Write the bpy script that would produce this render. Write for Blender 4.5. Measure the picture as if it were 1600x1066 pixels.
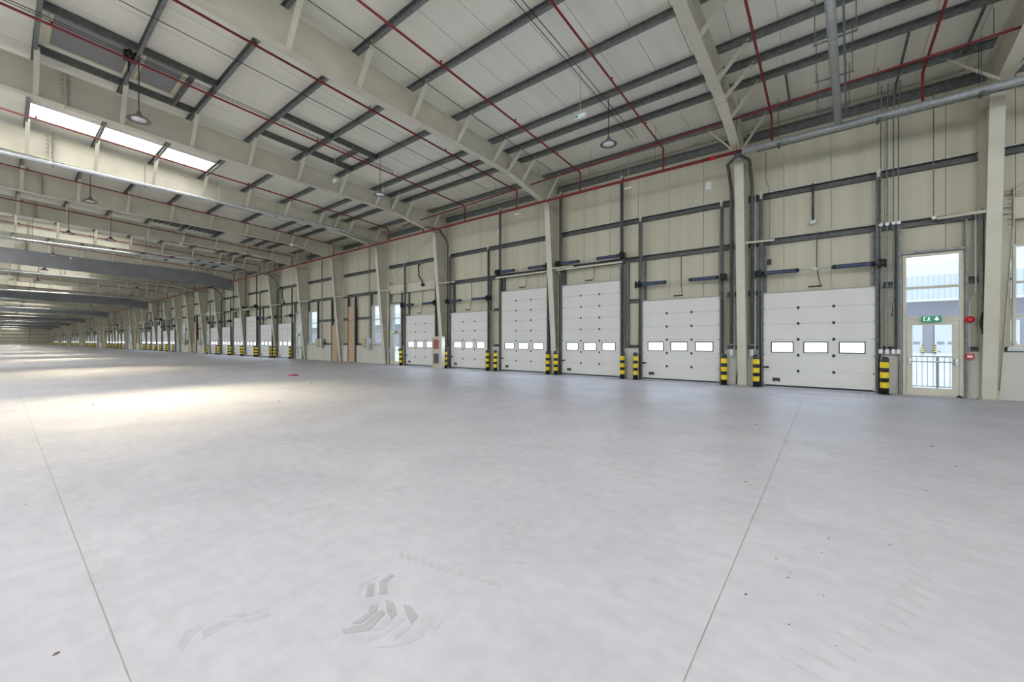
import bpy, math, random
from mathutils import Vector, Matrix
random.seed(7)
for o in list(bpy.data.objects): bpy.data.objects.remove(o)
S = bpy.context.scene
C = S.collection
PI = math.pi

# ------------------------------------------------------------------ camera, world, sun, exposure
F_PX, X_VP, HORIZON, EYE = 628.4, -1.1, 533.6, 1.5916
th = math.atan((800 - X_VP) / F_PX)
cam_d = bpy.data.cameras.new('camera'); cam = bpy.data.objects.new('camera', cam_d); C.objects.link(cam)
cam_d.sensor_width = 36.0; cam_d.lens = 36.0 * F_PX / 1600.0
cam_d.clip_start = 0.05; cam_d.clip_end = 1000
cam_d.shift_y = (HORIZON - 533.0) / 1600.0
cam.location = (0, 0, EYE); cam.rotation_euler = (PI / 2, 0, PI / 2 - th)
S.camera = cam

W = bpy.data.worlds.new('sky'); S.world = W; W.use_nodes = True
nt = W.node_tree; bg = nt.nodes['Background']
tc = nt.nodes.new('ShaderNodeTexCoord'); sep = nt.nodes.new('ShaderNodeSeparateXYZ'); rmp = nt.nodes.new('ShaderNodeValToRGB')
nt.links.new(tc.outputs['Generated'], sep.inputs[0]); nt.links.new(sep.outputs['Z'], rmp.inputs[0])
e = rmp.color_ramp.elements
e[0].position = 0.0; e[0].color = (0.86, 0.94, 1.0, 1)
e[1].position = 0.6; e[1].color = (0.62, 0.78, 1.0, 1)
nt.links.new(rmp.outputs[0], bg.inputs[0]); bg.inputs[1].default_value = 1.35

sl = bpy.data.lights.new('sun', 'SUN'); so = bpy.data.objects.new('sun', sl); C.objects.link(so)
sl.energy = 2.4; sl.angle = math.radians(1.0); sl.color = (1.0, 0.96, 0.88)
so.rotation_euler = (math.radians(35), 0, math.radians(25)); so.location = (0, -30, 40)

S.view_settings.view_transform = 'Standard'; S.view_settings.look = 'None'
S.view_settings.exposure = 0.0; S.view_settings.gamma = 1.0; S.view_settings.use_curve_mapping = False
S.cycles.max_bounces = 8; S.cycles.diffuse_bounces = 5; S.cycles.glossy_bounces = 3
S.cycles.transmission_bounces = 4; S.cycles.transparent_max_bounces = 8
S.cycles.caustics_reflective = False; S.cycles.caustics_refractive = False
S.cycles.sample_clamp_indirect = 6.0

ROOF0, SLOPE = 9.12, 0.045          # rafter top at Y 16.2 and roof pitch
def ztop(y): return ROOF0 + SLOPE * (16.2 - y)
Y_OPEN = -24.0                      # open far side of the hall, behind the camera
SKY_X = []                          # skylight centre lines along the hall
for k in range(8):
    SKY_X += [-22.85 - 40 * k, -40.85 - 40 * k]
SKY_X = [5.0, -6.0] + SKY_X      # two more, unseen, added to brighten the hall near the lens
def area(name, loc, sx, sy, power, color, spread, tilt=0.0, lean=0.0):
    l = bpy.data.lights.new(name, 'AREA'); l.shape = 'RECTANGLE'; l.size = sx; l.size_y = sy
    l.energy = power; l.color = color; l.spread = math.radians(spread)
    o = bpy.data.objects.new(name, l); C.objects.link(o); o.location = loc; o.rotation_euler = (lean, tilt, 0)
    return o
SUN_PATCH = 225.0
SOFT_NEAR, SOFT_FAR = 1050.0, 1300.0
# sunlight falling slantwise through the skylight shafts, and added soft fill lamps under the unseen roof half
for k in range(8):
    x = -22.85 - 40 * k
    area('skylight_beam', (x + .1, 3.2, 9.78), 1.3, 5.2, SUN_PATCH * (1 if k == 0 else .7), (1.0, .88, .64), 36, math.radians(-42))
    area('skylight_beam', (x - 17.9, 3.2, 9.78), 1.3, 5.2, SUN_PATCH * .7, (1.0, .88, .64), 36, math.radians(-44))
for x, pw in ((-6.0, .72), (5.5, 1.35)):
    area('soft_fill', (x, -5.0, 9.4), 3.4, 7.0, SOFT_NEAR * pw, (.93, .95, 1.0), 170, 0, .62)
for k in range(12):
    area('soft_fill', (-20 - 26.0 * k, -5.0, 9.4), 3.4, 7.0, SOFT_FAR, (.96, .97, 1.0), 170, 0, .62)

# added blue fill lamps at the dock door panes, stronger than daylight through them
for k in range(3):
    for xc in (-.31, -4.64, -8.54, -12.32, -16.22, -20.55):
        for dx in (-.92, 0, .92):
            o_ = area('door_pane_fill', (xc + dx - 40 * k, 16.655, 1.375), .56, .30, 13.0, (.62, .75, 1.0), 175, 0, PI / 2)
            o_.rotation_euler = (-PI / 2, 0, 0)

# ------------------------------------------------------------------ materials
MATS = {}
def mat(name, col, rough=0.6, metal=0.0, noise=0.0, scale=5.0, bump=0.0, bscale=60.0, emis=0.0, stretch=None, spec=0.5, col2=None):
    m = bpy.data.materials.new(name); m.use_nodes = True
    n = m.node_tree.nodes; L = m.node_tree.links; b = n['Principled BSDF']
    b.inputs['Roughness'].default_value = rough; b.inputs['Metallic'].default_value = metal
    b.inputs['Base Color'].default_value = (*col, 1)
    b.inputs['Specular IOR Level'].default_value = spec
    g = n.new('ShaderNodeNewGeometry')
    src = g.outputs['Position']
    if stretch:
        mp = n.new('ShaderNodeMapping'); mp.inputs['Scale'].default_value = stretch
        L.new(src, mp.inputs['Vector']); src = mp.outputs['Vector']
    if noise > 0:
        t = n.new('ShaderNodeTexNoise'); t.inputs['Scale'].default_value = scale; t.inputs['Detail'].default_value = 5
        r = n.new('ShaderNodeValToRGB')
        c2 = col2 or tuple(c * (1 - noise) for c in col)
        r.color_ramp.elements[0].color = (*c2, 1); r.color_ramp.elements[0].position = .3
        r.color_ramp.elements[1].color = (*[min(1, c * (1 + noise * .5)) for c in col], 1); r.color_ramp.elements[1].position = .7
        L.new(src, t.inputs['Vector']); L.new(t.outputs['Fac'], r.inputs[0]); L.new(r.outputs[0], b.inputs['Base Color'])
    if bump > 0:
        t2 = n.new('ShaderNodeTexNoise'); t2.inputs['Scale'].default_value = bscale
        bp = n.new('ShaderNodeBump'); bp.inputs['Strength'].default_value = bump; bp.inputs['Distance'].default_value = .01
        L.new(src, t2.inputs['Vector']); L.new(t2.outputs['Fac'], bp.inputs['Height']); L.new(bp.outputs[0], b.inputs['Normal'])
    if emis > 0:
        b.inputs['Emission Color'].default_value = (*col, 1); b.inputs['Emission Strength'].default_value = emis
    MATS[name] = m
    return m
M = MATS
mat('cream_steel', (.61, .58, .465), .5, noise=.10, scale=1.5)
mat('cream_dark', (.50, .47, .37), .55, noise=.08, scale=2)
mat('wall_cream', (.57, .54, .405), .55, noise=.10, scale=.5, bump=.12, bscale=3, stretch=(6, 6, .15))
mat('plinth', (.60, .58, .51), .75, noise=.07, scale=1.2, bump=.1)
mat('roof_sheet', (.815, .80, .69), .38, noise=.08, scale=.4, bump=.15, bscale=2.5, stretch=(5, .2, 1))
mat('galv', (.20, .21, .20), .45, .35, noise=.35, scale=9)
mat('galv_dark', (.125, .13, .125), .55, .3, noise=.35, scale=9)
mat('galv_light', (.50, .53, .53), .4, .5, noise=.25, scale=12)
mat('door_white', (.70, .69, .645), .45, noise=.04, scale=1.0)
mat('door_groove', (.38, .375, .34), .6)
mat('black_rubber', (.018, .018, .02), .6)
mat('black_plastic', (.02, .02, .022), .4)
mat('blue_spring', (.05, .075, .145), .45, .2, noise=.2, scale=30)
mat('blue_knob', (.02, .11, .32), .4)
mat('yellow_band', (.82, .60, .01), .45, noise=.1, scale=10)
mat('red_pipe', (.19, .008, .011), .42)
mat('red_plastic', (.55, .015, .02), .4)
mat('white_paint', (.78, .78, .76), .45)
mat('box_beige', (.50, .45, .27), .5)
mat('box_grey', (.50, .52, .52), .4, .3)
mat('plywood', (.52, .37, .22), .6, noise=.15, scale=3, stretch=(8, 8, .6))
mat('cable', (.03, .03, .03), .6)
mat('curtain', (.20, .205, .21), .75, noise=.12, scale=1.5)
mat('chrome', (.62, .62, .62), .25, .9)
mat('pink_film', (.75, .02, .12), .45)
mat('chip_brown', (.24, .16, .10), .8, noise=.4, scale=60)
mat('joint_sand', (.47, .43, .37), .9, noise=.2, scale=8)
mat('vent_grey', (.22, .22, .22), .6)
mat('vent_frame', (.62, .57, .38), .5)
mat('tyre_dust', (.41, .395, .40), .85, noise=.12, scale=14)
mat('tyre_dust_light', (.49, .47, .478), .85, noise=.10, scale=14)
mat('tyre_dust_dark', (.40, .40, .405), .85, noise=.2, scale=14)
mat('yard', (.80, .80, .78), .9, noise=.08, scale=.3)
mat('clad_pale', (.60, .65, .70), .5, noise=.04, scale=.3)
mat('clad_grey', (.28, .275, .31), .6, noise=.1, scale=.6)
mat('red_cabinet', (.30, .05, .06), .25)
mat('dark_cabinet', (.07, .06, .07), .25)
mat('green_sign', (.0, .22, .12), .4, emis=.35)
mat('sign_white', (.9, .95, .9), .4, emis=.8)
mat('stain', (.50, .47, .43), .9, noise=.2, scale=6)
mat('skylight_pane', (.98, .985, 1.0), .5, emis=7.0)  # pane glows itself, in place of daylight coming through it
mat('lamp_lens', (.85, .86, .86), .2)
mat('lamp_shade', (.16, .13, .12), .45)

def glass(name, tint, tr):
    m = bpy.data.materials.new(name); m.use_nodes = True
    n = m.node_tree.nodes; L = m.node_tree.links; n.clear()
    o = n.new('ShaderNodeOutputMaterial'); t = n.new('ShaderNodeBsdfTransparent'); g = n.new('ShaderNodeBsdfGlossy'); mx = n.new('ShaderNodeMixShader')
    t.inputs[0].default_value = (*tint, 1); g.inputs['Roughness'].default_value = .03; mx.inputs[0].default_value = tr
    L.new(t.outputs[0], mx.inputs[1]); L.new(g.outputs[0], mx.inputs[2]); L.new(mx.outputs[0], o.inputs[0]); M[name] = m
glass('window_glass', (.93, .96, 1.0), .05)
def frosted():
    m = bpy.data.materials.new('acrylic_pane'); m.use_nodes = True
    n = m.node_tree.nodes; L = m.node_tree.links; n.clear()
    o = n.new('ShaderNodeOutputMaterial'); t = n.new('ShaderNodeBsdfTransparent'); g = n.new('ShaderNodeBsdfTranslucent'); mx = n.new('ShaderNodeMixShader')
    t.inputs[0].default_value = (1, 1, 1, 1); g.inputs[0].default_value = (1, 1, 1, 1); mx.inputs[0].default_value = .5
    em = n.new('ShaderNodeEmission'); em.inputs[0].default_value = (.9, .95, 1, 1); em.inputs[1].default_value = 1.2; ad = n.new('ShaderNodeAddShader')  # glow added to the pane, standing in for bright daylight outside
    L.new(t.outputs[0], mx.inputs[1]); L.new(g.outputs[0], mx.inputs[2]); L.new(mx.outputs[0], ad.inputs[0]); L.new(em.outputs[0], ad.inputs[1]); L.new(ad.outputs[0], o.inputs[0]); M['acrylic_pane'] = m
frosted()

def floor_mat():
    m = bpy.data.materials.new('concrete_floor'); m.use_nodes = True; M['concrete_floor'] = m
    n = m.node_tree.nodes; L = m.node_tree.links; b = n['Principled BSDF']
    g = n.new('ShaderNodeNewGeometry')
    def noise(scale, detail, stretch=(1, 1, 1), rot=0, dist=0):
        mp = n.new('ShaderNodeMapping'); mp.inputs['Scale'].default_value = stretch; mp.inputs['Rotation'].default_value = (0, 0, rot)
        t = n.new('ShaderNodeTexNoise'); t.inputs['Scale'].default_value = scale; t.inputs['Detail'].default_value = detail
        t.inputs['Distortion'].default_value = dist
        L.new(g.outputs['Position'], mp.inputs[0]); L.new(mp.outputs[0], t.inputs['Vector']); return t.outputs['Fac']
    def ramp(f, p0, c0, p1, c1):
        r = n.new('ShaderNodeValToRGB'); r.color_ramp.elements[0].position = p0; r.color_ramp.elements[0].color = (*c0, 1)
        r.color_ramp.elements[1].position = p1; r.color_ramp.elements[1].color = (*c1, 1); L.new(f, r.inputs[0]); return r.outputs[0]
    def mul(a, bb, fac):
        x = n.new('ShaderNodeMixRGB'); x.blend_type = 'MULTIPLY'; x.inputs[0].default_value = fac; L.new(a, x.inputs[1]); L.new(bb, x.inputs[2]); return x.outputs[0]
    base = ramp(noise(.55, 6, dist=.6), .3, (.490, .479, .493), .72, (.575, .562, .573))
    fine = ramp(noise(7, 8), .25, (.86, .86, .87), .65, (1, 1, 1))
    sweep = ramp(noise(1.6, 6, (1, 5, 1), .5, 1.2), .35, (.91, .905, .90), .6, (1, 1, 1))
    spots = ramp(noise(2.3, 10, dist=1.5), .60, (1, 1, 1), .75, (.90, .885, .87))
    L.new(mul(mul(mul(base, fine, .8), sweep, .5), spots, .6), b.inputs['Base Color'])
    rr = ramp(noise(1.2, 4), .3, (.42,) * 3, .7, (.6,) * 3); L.new(rr, b.inputs['Roughness'])
    b.inputs['Specular IOR Level'].default_value = .18
    bp = n.new('ShaderNodeBump'); bp.inputs['Strength'].default_value = .25; bp.inputs['Distance'].default_value = .004
    L.new(noise(22, 6), bp.inputs['Height']); L.new(bp.outputs[0], b.inputs['Normal'])
floor_mat()

# ------------------------------------------------------------------ mesh helpers
class MB:
    def __init__(s): s.v = []; s.f = []; s.m = []; s.mats = []
    def mi(s, m):
        if m not in s.mats: s.mats.append(m)
        return s.mats.index(m)
    def quad(s, pts, m=None):
        k = len(s.v); s.v += [tuple(p) for p in pts]; s.f.append(tuple(range(k, k + len(pts)))); s.m.append(s.mi(m) if m else 0)
    def box(s, a, b, m=None):
        (x0, y0, z0), (x1, y1, z1) = a, b
        if x0 > x1: x0, x1 = x1, x0
        if y0 > y1: y0, y1 = y1, y0
        if z0 > z1: z0, z1 = z1, z0
        k = len(s.v); s.v += [(x0, y0, z0), (x1, y0, z0), (x1, y1, z0), (x0, y1, z0), (x0, y0, z1), (x1, y0, z1), (x1, y1, z1), (x0, y1, z1)]
        s.f += [(k, k+3, k+2, k+1), (k+4, k+5, k+6, k+7), (k, k+1, k+5, k+4), (k+1, k+2, k+6, k+5), (k+2, k+3, k+7, k+6), (k+3, k, k+4, k+7)]
        s.m += [s.mi(m) if m else 0] * 6
    def bevbox(s, a, b, r, m=None):                      # a box with its edges along Z chamfered and the top pillowed in
        (x0, y0, z0), (x1, y1, z1) = a, b
        pts = [(x0 + r, y0), (x1 - r, y0), (x1, y0 + r), (x1, y1 - r), (x1 - r, y1), (x0 + r, y1), (x0, y1 - r), (x0, y0 + r)]
        s.prism([(p[0], p[1], z0) for p in pts], (0, 0, z1 - z0), m)
    def prism(s, ring, d, m=None):
        k = len(s.v); n = len(ring); d = Vector(d)
        s.v += [tuple(p) for p in ring] + [tuple(Vector(p) + d) for p in ring]
        s.f.append(tuple(range(k + n - 1, k - 1, -1))); s.f.append(tuple(range(k + n, k + 2 * n)))
        for i in range(n):
            j = (i + 1) % n; s.f.append((k + i, k + j, k + n + j, k + n + i))
        s.m += [s.mi(m) if m else 0] * (n + 2)
    def tube(s, pts, r, n=8, m=None, cap=True):
        pts = [Vector(p) for p in pts]; rings = []
        rr = r if isinstance(r, (list, tuple)) else [r] * len(pts)
        up = None
        for i, p in enumerate(pts):
            d = (pts[min(i + 1, len(pts) - 1)] - pts[max(i - 1, 0)]).normalized()
            if up is None:
                up = Vector((0, 0, 1)) if abs(d.z) < .9 else Vector((1, 0, 0))
            u = d.cross(up).normalized(); w = u.cross(d).normalized(); up = w
            k = len(s.v)
            for j in range(n):
                a = 2 * PI * j / n; s.v.append(tuple(p + (u * math.cos(a) + w * math.sin(a)) * rr[i]))
            rings.append(k)
        for a, b in zip(rings, rings[1:]):
            for j in range(n):
                q = (j + 1) % n; s.f.append((a + j, b + j, b + q, a + q)); s.m.append(s.mi(m) if m else 0)
        if cap:
            s.f.append(tuple(range(rings[0], rings[0] + n))); s.f.append(tuple(range(rings[-1] + n - 1, rings[-1] - 1, -1)))
            s.m += [s.mi(m) if m else 0] * 2
    def lathe(s, prof, c=(0, 0, 0), n=16, m=None):       # profile (r, z) about the vertical through c
        k0 = len(s.v)
        for r, z in prof:
            for j in range(n):
                a = 2 * PI * j / n; s.v.append((c[0] + r * math.cos(a), c[1] + r * math.sin(a), c[2] + z))
        for i in range(len(prof) - 1):
            for j in range(n):
                q = (j + 1) % n; a = k0 + i * n
                s.f.append((a + j, a + q, a + n + q, a + n + j)); s.m.append(s.mi(m) if m else 0)
    def csec(s, a, b, w, h, up, side, t=.006, m=None):   # C section swept from a to b: web height h along up, flanges w along side, lips
        a, b, up, side = Vector(a), Vector(b), Vector(up).normalized(), Vector(side).normalized()
        lip = min(.02, h * .15)
        P = [(w, lip), (w, 0), (0, 0), (0, h), (w, h), (w, h - lip), (w - t, h - lip), (w - t, h - t), (t, h - t), (t, t), (w - t, t), (w - t, lip)]
        s.prism([a + side * p + up * q for p, q in P], b - a, m)
    def mesh(s, name, mats=None, smooth=False):
        me = bpy.data.meshes.new(name); me.from_pydata(s.v, [], s.f)
        ml = s.mats if s.mats and s.mats[0] else []
        for mm in (mats if mats else ml): me.materials.append(M[mm])
        if not mats:
            for p, i in zip(me.polygons, s.m): p.material_index = i
        if smooth:
            for p in me.polygons: p.use_smooth = True
        me.update(); return me
    def obj(s, name, mt, parent=None, loc=None, smooth=False):
        me = s.mesh(name, [mt] if isinstance(mt, str) else None, smooth)
        o = bpy.data.objects.new(name, me); C.objects.link(o)
        if parent: o.parent = parent
        if loc: o.location = loc
        return o
KIDS = {}
def tag(o, label=None, cat=None, group=None, kind=None):
    if label: o['label'] = label
    if cat: o['category'] = cat
    if group: o['group'] = group
    if kind: o['kind'] = kind
    return o
def thing(name, label, cat, loc=(0, 0, 0), group=None, rz=0):
    o = bpy.data.objects.new(name, None); C.objects.link(o); o.location = loc; o.rotation_euler = (0, 0, rz)
    o.empty_display_size = .2
    return tag(o, label, cat, group)
def copy_tree(o, loc=None, label=None, group=None, parent=None, cache={}):
    c = o.copy(); C.objects.link(c)
    if parent: c.parent = parent
    if loc is not None: c.location = loc
    if label: c['label'] = label
    if group: c['group'] = group
    if o not in cache: cache[o] = list(o.children)
    for ch in cache[o]: copy_tree(ch, parent=c)
    return c
ONES = ['', 'first', 'second', 'third', 'fourth', 'fifth', 'sixth', 'seventh', 'eighth', 'ninth', 'tenth', 'eleventh', 'twelfth', 'thirteenth',
        'fourteenth', 'fifteenth', 'sixteenth', 'seventeenth', 'eighteenth', 'nineteenth']
TENS = {2: ('twentieth', 'twenty'), 3: ('thirtieth', 'thirty'), 4: ('fortieth', 'forty'), 5: ('fiftieth', 'fifty'), 6: ('sixtieth', 'sixty'), 7: ('seventieth', 'seventy'), 8: ('eightieth', 'eighty'), 9: ('ninetieth', 'ninety')}
def nth(n):
    if n < 20: return ONES[n]
    if n >= 100: return 'hundred and ' + nth(n - 100) if n > 100 else 'hundredth'
    t, u = divmod(n, 10)
    return TENS[t][0] if u == 0 else TENS[t][1] + '-' + ONES[u]

# grid lines of the frames: 3.56, -2.44, then a repeat of 8 8 6 6 6 6
GRID = [3.47, -2.44]
for k in range(8):
    for b in (-10.44, -18.44, -24.44, -30.44, -36.44, -42.44): GRID.append(b - 40 * k)
X_END = GRID[-1]                    # -322.44, the far gable
X_NEAR = 23.47
Y_LEAF, Y_WALL, Y_PLINTH, Y_OUT = 16.66, 16.96, 16.82, 17.12
Z_HEAD = {0: 3.28, 1: 4.25}

# ------------------------------------------------------------------ floor
JX = [9.33 + 9.86 - 9.86 * i for i in range(36)]
def slabs():
    fl = bpy.data.objects.new('floor', None)
    b = MB(); b.box((X_END - .5, Y_OPEN, -.3), (X_NEAR + .5, 17.1, -.005))
    f = b.obj('floor', 'joint_sand'); tag(f, 'pale dusty concrete warehouse floor cut by thin sandy joints', 'floor', kind='structure')
    g = .0035
    xs = [X_NEAR + .5] + JX ; xs = xs[:-1] + [X_END - .5] if xs[-1] < X_END else xs + [X_END - .5]
    ys = [Y_OPEN, -9.5, .38, 17.1]
    for i in range(len(xs) - 1):
        for j in range(3):
            b = MB(); x1, x0 = xs[i], xs[i + 1]
            b.box((x0 + g, ys[j] + g, -.02), (x1 - g, ys[j + 1] - g, 0.0))
            b.obj('floor_slab', 'concrete_floor', f)
    return f
slabs()

# ------------------------------------------------------------------ wall with its openings
doors = []                          # (x0, x1, tall)
for k in range(8):
    for (a, b_, t) in ((-1.78, 1.16, 0), (-6.11, -3.17, 0), (-10.01, -7.07, 1), (-13.79, -10.85, 1), (-17.69, -14.75, 0), (-22.02, -19.08, 0)):
        doors.append((a - 40 * k, b_ - 40 * k, t))
exits = []; wins = []; boards = []
exits.append((1.74, 3.04))
for k in range(8):
    exits += [(-23.90 - 40 * k, -22.60 - 40 * k)]
    if k < 7: exits.append((1.74 - 40 * (k + 1), 3.04 - 40 * (k + 1)))
    wins += [(-26.25 - 40 * k, -24.78 - 40 * k), (-35.95 - 40 * k, -34.40 - 40 * k)]
    boards += [(-29.25 - 40 * k, -28.38 - 40 * k, 4.3), (-31.75 - 40 * k, -30.86 - 40 * k, 2.9)]
wins.insert(0, (3.92, 5.5))
exits = [q for q in exits if q[0] > X_END + 1]; wins = [q for q in wins if q[0] > X_END + 1]; boards = [q for q in boards if q[0] > X_END + 1]
OPEN = [(a, b_, 0, Z_HEAD[t]) for a, b_, t in doors] + [(a, b_, 0, 4.2) for a, b_ in exits] + [(a, b_, 1.42, 4.2) for a, b_ in wins]
def holes(x0, x1, z0, z1):
    cuts = sorted({x0, x1} | {e_ for o in OPEN for e_ in (o[0], o[1]) if x0 < e_ < x1})
    out = []
    for a, b_ in zip(cuts, cuts[1:]):
        mid = (a + b_) / 2; zz = [(z0, z1)]
        for o in OPEN:
            if o[0] < mid < o[1]:
                nz = []
                for p, q in zz:
                    if o[3] <= p or o[2] >= q: nz.append((p, q)); continue
                    if o[2] > p: nz.append((p, o[2]))
                    if o[3] < q: nz.append((o[3], q))
                zz = nz
        for p, q in zz:
            if q - p > .01: out.append((a, b_, p, q))
    return out
b = MB()
for a, b_, p, q in holes(X_END, X_NEAR, -.02, 9.33): b.box((a, Y_WALL + .055, p), (b_, Y_OUT, q))
wall = b.obj('wall_dock', 'wall_cream'); tag(wall, 'long cream insulated panel wall holding the row of dock doors', 'wall', kind='structure')
PW = 1.3
n_p = int((X_NEAR - X_END) / PW) + 1; far = MB(); x = -7.7 + PW * 24
while x > X_END:
    a = max(x - PW, X_END); u = min(x, X_NEAR)
    if u > a:
        tgt = MB() if x > -140 else far
        for p0, p1, q0, q1 in holes(a, u, 1.36, 9.30): tgt.box((p0 + (.006 if p0 == a else 0), Y_WALL, q0), (p1 - (.006 if p1 == u else 0), Y_WALL + .06, q1))
        if tgt is not far and tgt.v: tgt.obj('wall_panel', 'wall_cream', wall)
    x -= PW
o = far.obj('wall_panel', 'wall_cream', wall); o['kind'] = 'stuff'
# plinth blocks between the openings
segs = []
base_open = sorted([(o[0], o[1]) for o in OPEN if o[2] < .5])
cur = X_END
for a, b_ in base_open + [(X_NEAR, X_NEAR)]:
    if a - cur > .05: segs.append((cur, a))
    cur = max(cur, b_)
for a, b_ in segs:
    q = MB(); q.box((a + .02, Y_PLINTH, 0), (b_ - .02, Y_WALL + .05, 1.30)); q.box((a + .02, Y_PLINTH + .03, 1.30), (b_ - .02, Y_WALL, 1.32), )
    q.obj('plinth_block', 'plinth', wall)

# far gable wall with rails
b = MB(); b.box((X_END - .3, Y_OPEN, 0), (X_END - .1, 17.1, 11)); wg = b.obj('wall_gable', 'wall_cream'); tag(wg, 'distant cream gable wall closing the far end of the hall', 'wall', kind='structure')
for z in (1.5, 3.2, 5.0, 6.8):
    q = MB(); q.csec((X_END - .1, Y_OPEN, z), (X_END - .1, 17, z), .15, .22, (0, 0, 1), (1, 0, 0)); q.obj('gable_rail', 'galv', wg)
q = MB()
for y in (9.2, 1.0, -7.5):
    q = MB(); q.box((X_END - .1, y - .12, 0), (X_END + .25, y + .12, 9.3)); q.obj('gable_post', 'cream_dark', wg)

# ------------------------------------------------------------------ roof sheets, with skylight shafts
b = MB()
Y_IN = 17.1
def rect_minus(x0, x1):
    """strips of roof between x0 and x1 that leave the skylight openings out: list of (xa, xb, ya, yb)"""
    out = []
    cuts = sorted({x0, x1} | {c for s_ in SKY_X for c in (s_ - .72, s_ + .72) if x0 < c < x1})
    for a, u in zip(cuts, cuts[1:]):
        m_ = (a + u) / 2
        hit = any(abs(m_ - s_) < .72 for s_ in SKY_X)
        if hit: out += [(a, u, 6.32, Y_IN), (a, u, -.66, .66), (a, u, Y_OPEN, -6.32)]
        else: out.append((a, u, Y_OPEN, Y_IN))
    return out
def slab(b, xa, xb, ya, yb, o0, o1):
    z = lambda y: ztop(y)
    b.prism([(xa, ya, z(ya) + o0), (xa, yb, z(yb) + o0), (xa, yb, z(yb) + o1), (xa, ya, z(ya) + o1)], (xb - xa, 0, 0))
for r in rect_minus(X_END - .3, X_NEAR): slab(b, *r, .27, .40)
ceil = b.obj('ceiling', 'roof_sheet'); tag(ceil, 'pale sandwich panel roof sloping down to the dock wall', 'ceiling', kind='structure')
far = MB(); x = X_NEAR - .43; PWR = 1.0
while x > X_END:
    a = max(x - PWR, X_END)
    tgt = MB() if x > -110 else far
    for r in rect_minus(a, x):
        xa, xb, ya, yb = r
        slab(tgt, xa + (.007 if xa == a else 0), xb - (.007 if xb == x else 0), ya, yb, .235, .275)
    if tgt is not far: tgt.obj('roof_panel', 'roof_sheet', ceil)
    x -= PWR
o = far.obj('roof_panel', 'roof_sheet', ceil); o['kind'] = 'stuff'

# skylights: curb, pane (strips beyond the ridge are unseen, added to brighten the hall)
def skylight(x, ya, yb, label, group):
    t = thing('skylight', label, 'skylight', (x, 0, 0), group); t['kind'] = 'structure'
    q = MB()
    for xx in (-.72, .69): q.prism([(xx, ya, ztop(ya) + .2), (xx, yb, ztop(yb) + .2), (xx, yb, ztop(yb) + .62), (xx, ya, ztop(ya) + .62)], (.03, 0, 0))
    for yy in (ya, yb - .03): q.box((-.69, yy, ztop(yy) + .2), (.69, yy + .03, ztop(yy) + .62))
    q.obj('curb', 'white_paint', t)
    q = MB(); q.prism([(-.7, ya, ztop(ya) + .60), (-.7, yb, ztop(yb) + .60), (-.7, yb, ztop(yb) + .62), (-.7, ya, ztop(ya) + .62)], (1.4, 0, 0)); q.obj('pane', 'skylight_pane', t)
    return t
n = 0
for i, x in enumerate(SKY_X):
    if i < 2: lab = 'unseen fill skylight strip above and behind the standing point, %s' % ('right one' if i == 0 else 'left one'); 
    else: n += 1; lab = 'bright white roof skylight strip, %s counting from the right' % nth(n)
    skylight(x, .66, 6.32, lab, 'roof skylight strips')
    skylight(x, -6.32, -.66, lab.replace('strip', 'strip added beyond the ridge', 1), 'added skylight strips beyond the ridge')

# ------------------------------------------------------------------ frames: columns and rafters
def zbot(y):
    pts = [(-24, 9.6), (-2, 8.92), (0.5, 8.84), (5, 8.69), (9.9, 8.66), (13.05, 8.60), (15.85, 8.05)]
    for (a, za), (b_, zb) in zip(pts, pts[1:]):
        if y <= b_: return za + (zb - za) * (y - a) / (b_ - a)
    return pts[-1][1]
PURL_Y = [-22.5, -20.6, -18.7, -16.8, -14.9, -13.0, -11.1, -9.2, -7.3, -5.4, -3.5, -1.2, .66, 2.5, 4.35, 6.22, 8.1, 10.05, 11.98, 12.95, 13.88, 15.8]
def make_column():
    t = thing('steel_column', 'x', 'column')
    q = MB()   # web: tapered, foot to eave
    q.prism([(-.008, 16.68, .02), (-.008, 16.95, .02), (-.008, 16.95, 9.06), (-.008, 16.3, 9.10), (-.008, 15.95, 8.04)], (.016, 0, 0)); q.obj('web', 'cream_steel', t)
    q = MB(); q.prism([(-.14, 16.66, .02), (-.14, 16.68, .02), (-.14, 15.96, 8.04), (-.14, 15.94, 8.04)], (.28, 0, 0)); q.obj('inner_flange', 'cream_steel', t)
    q = MB(); q.box((-.14, 16.93, 0.02), (.14, 16.95, 9.08)); q.obj('outer_flange', 'cream_steel', t)
    q = MB(); q.box((-.2, 16.58, 0.0), (.2, 16.95, .022))
    for sx in (-.15, .15):
        for y in (16.62, 16.78): q.tube([(sx, y, .02), (sx, y, .06)], .015, 6)
    q.obj('base_plate', 'cream_dark', t)
    q = MB(); q.prism([(-.12, 16.93, 7.99), (-.12, 16.93, 8.01), (-.12, 15.96, 8.01), (-.12, 15.96, 7.99)], (.24, 0, 0)); q.obj('stiffener_plate', 'cream_steel', t)
    return t
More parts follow.
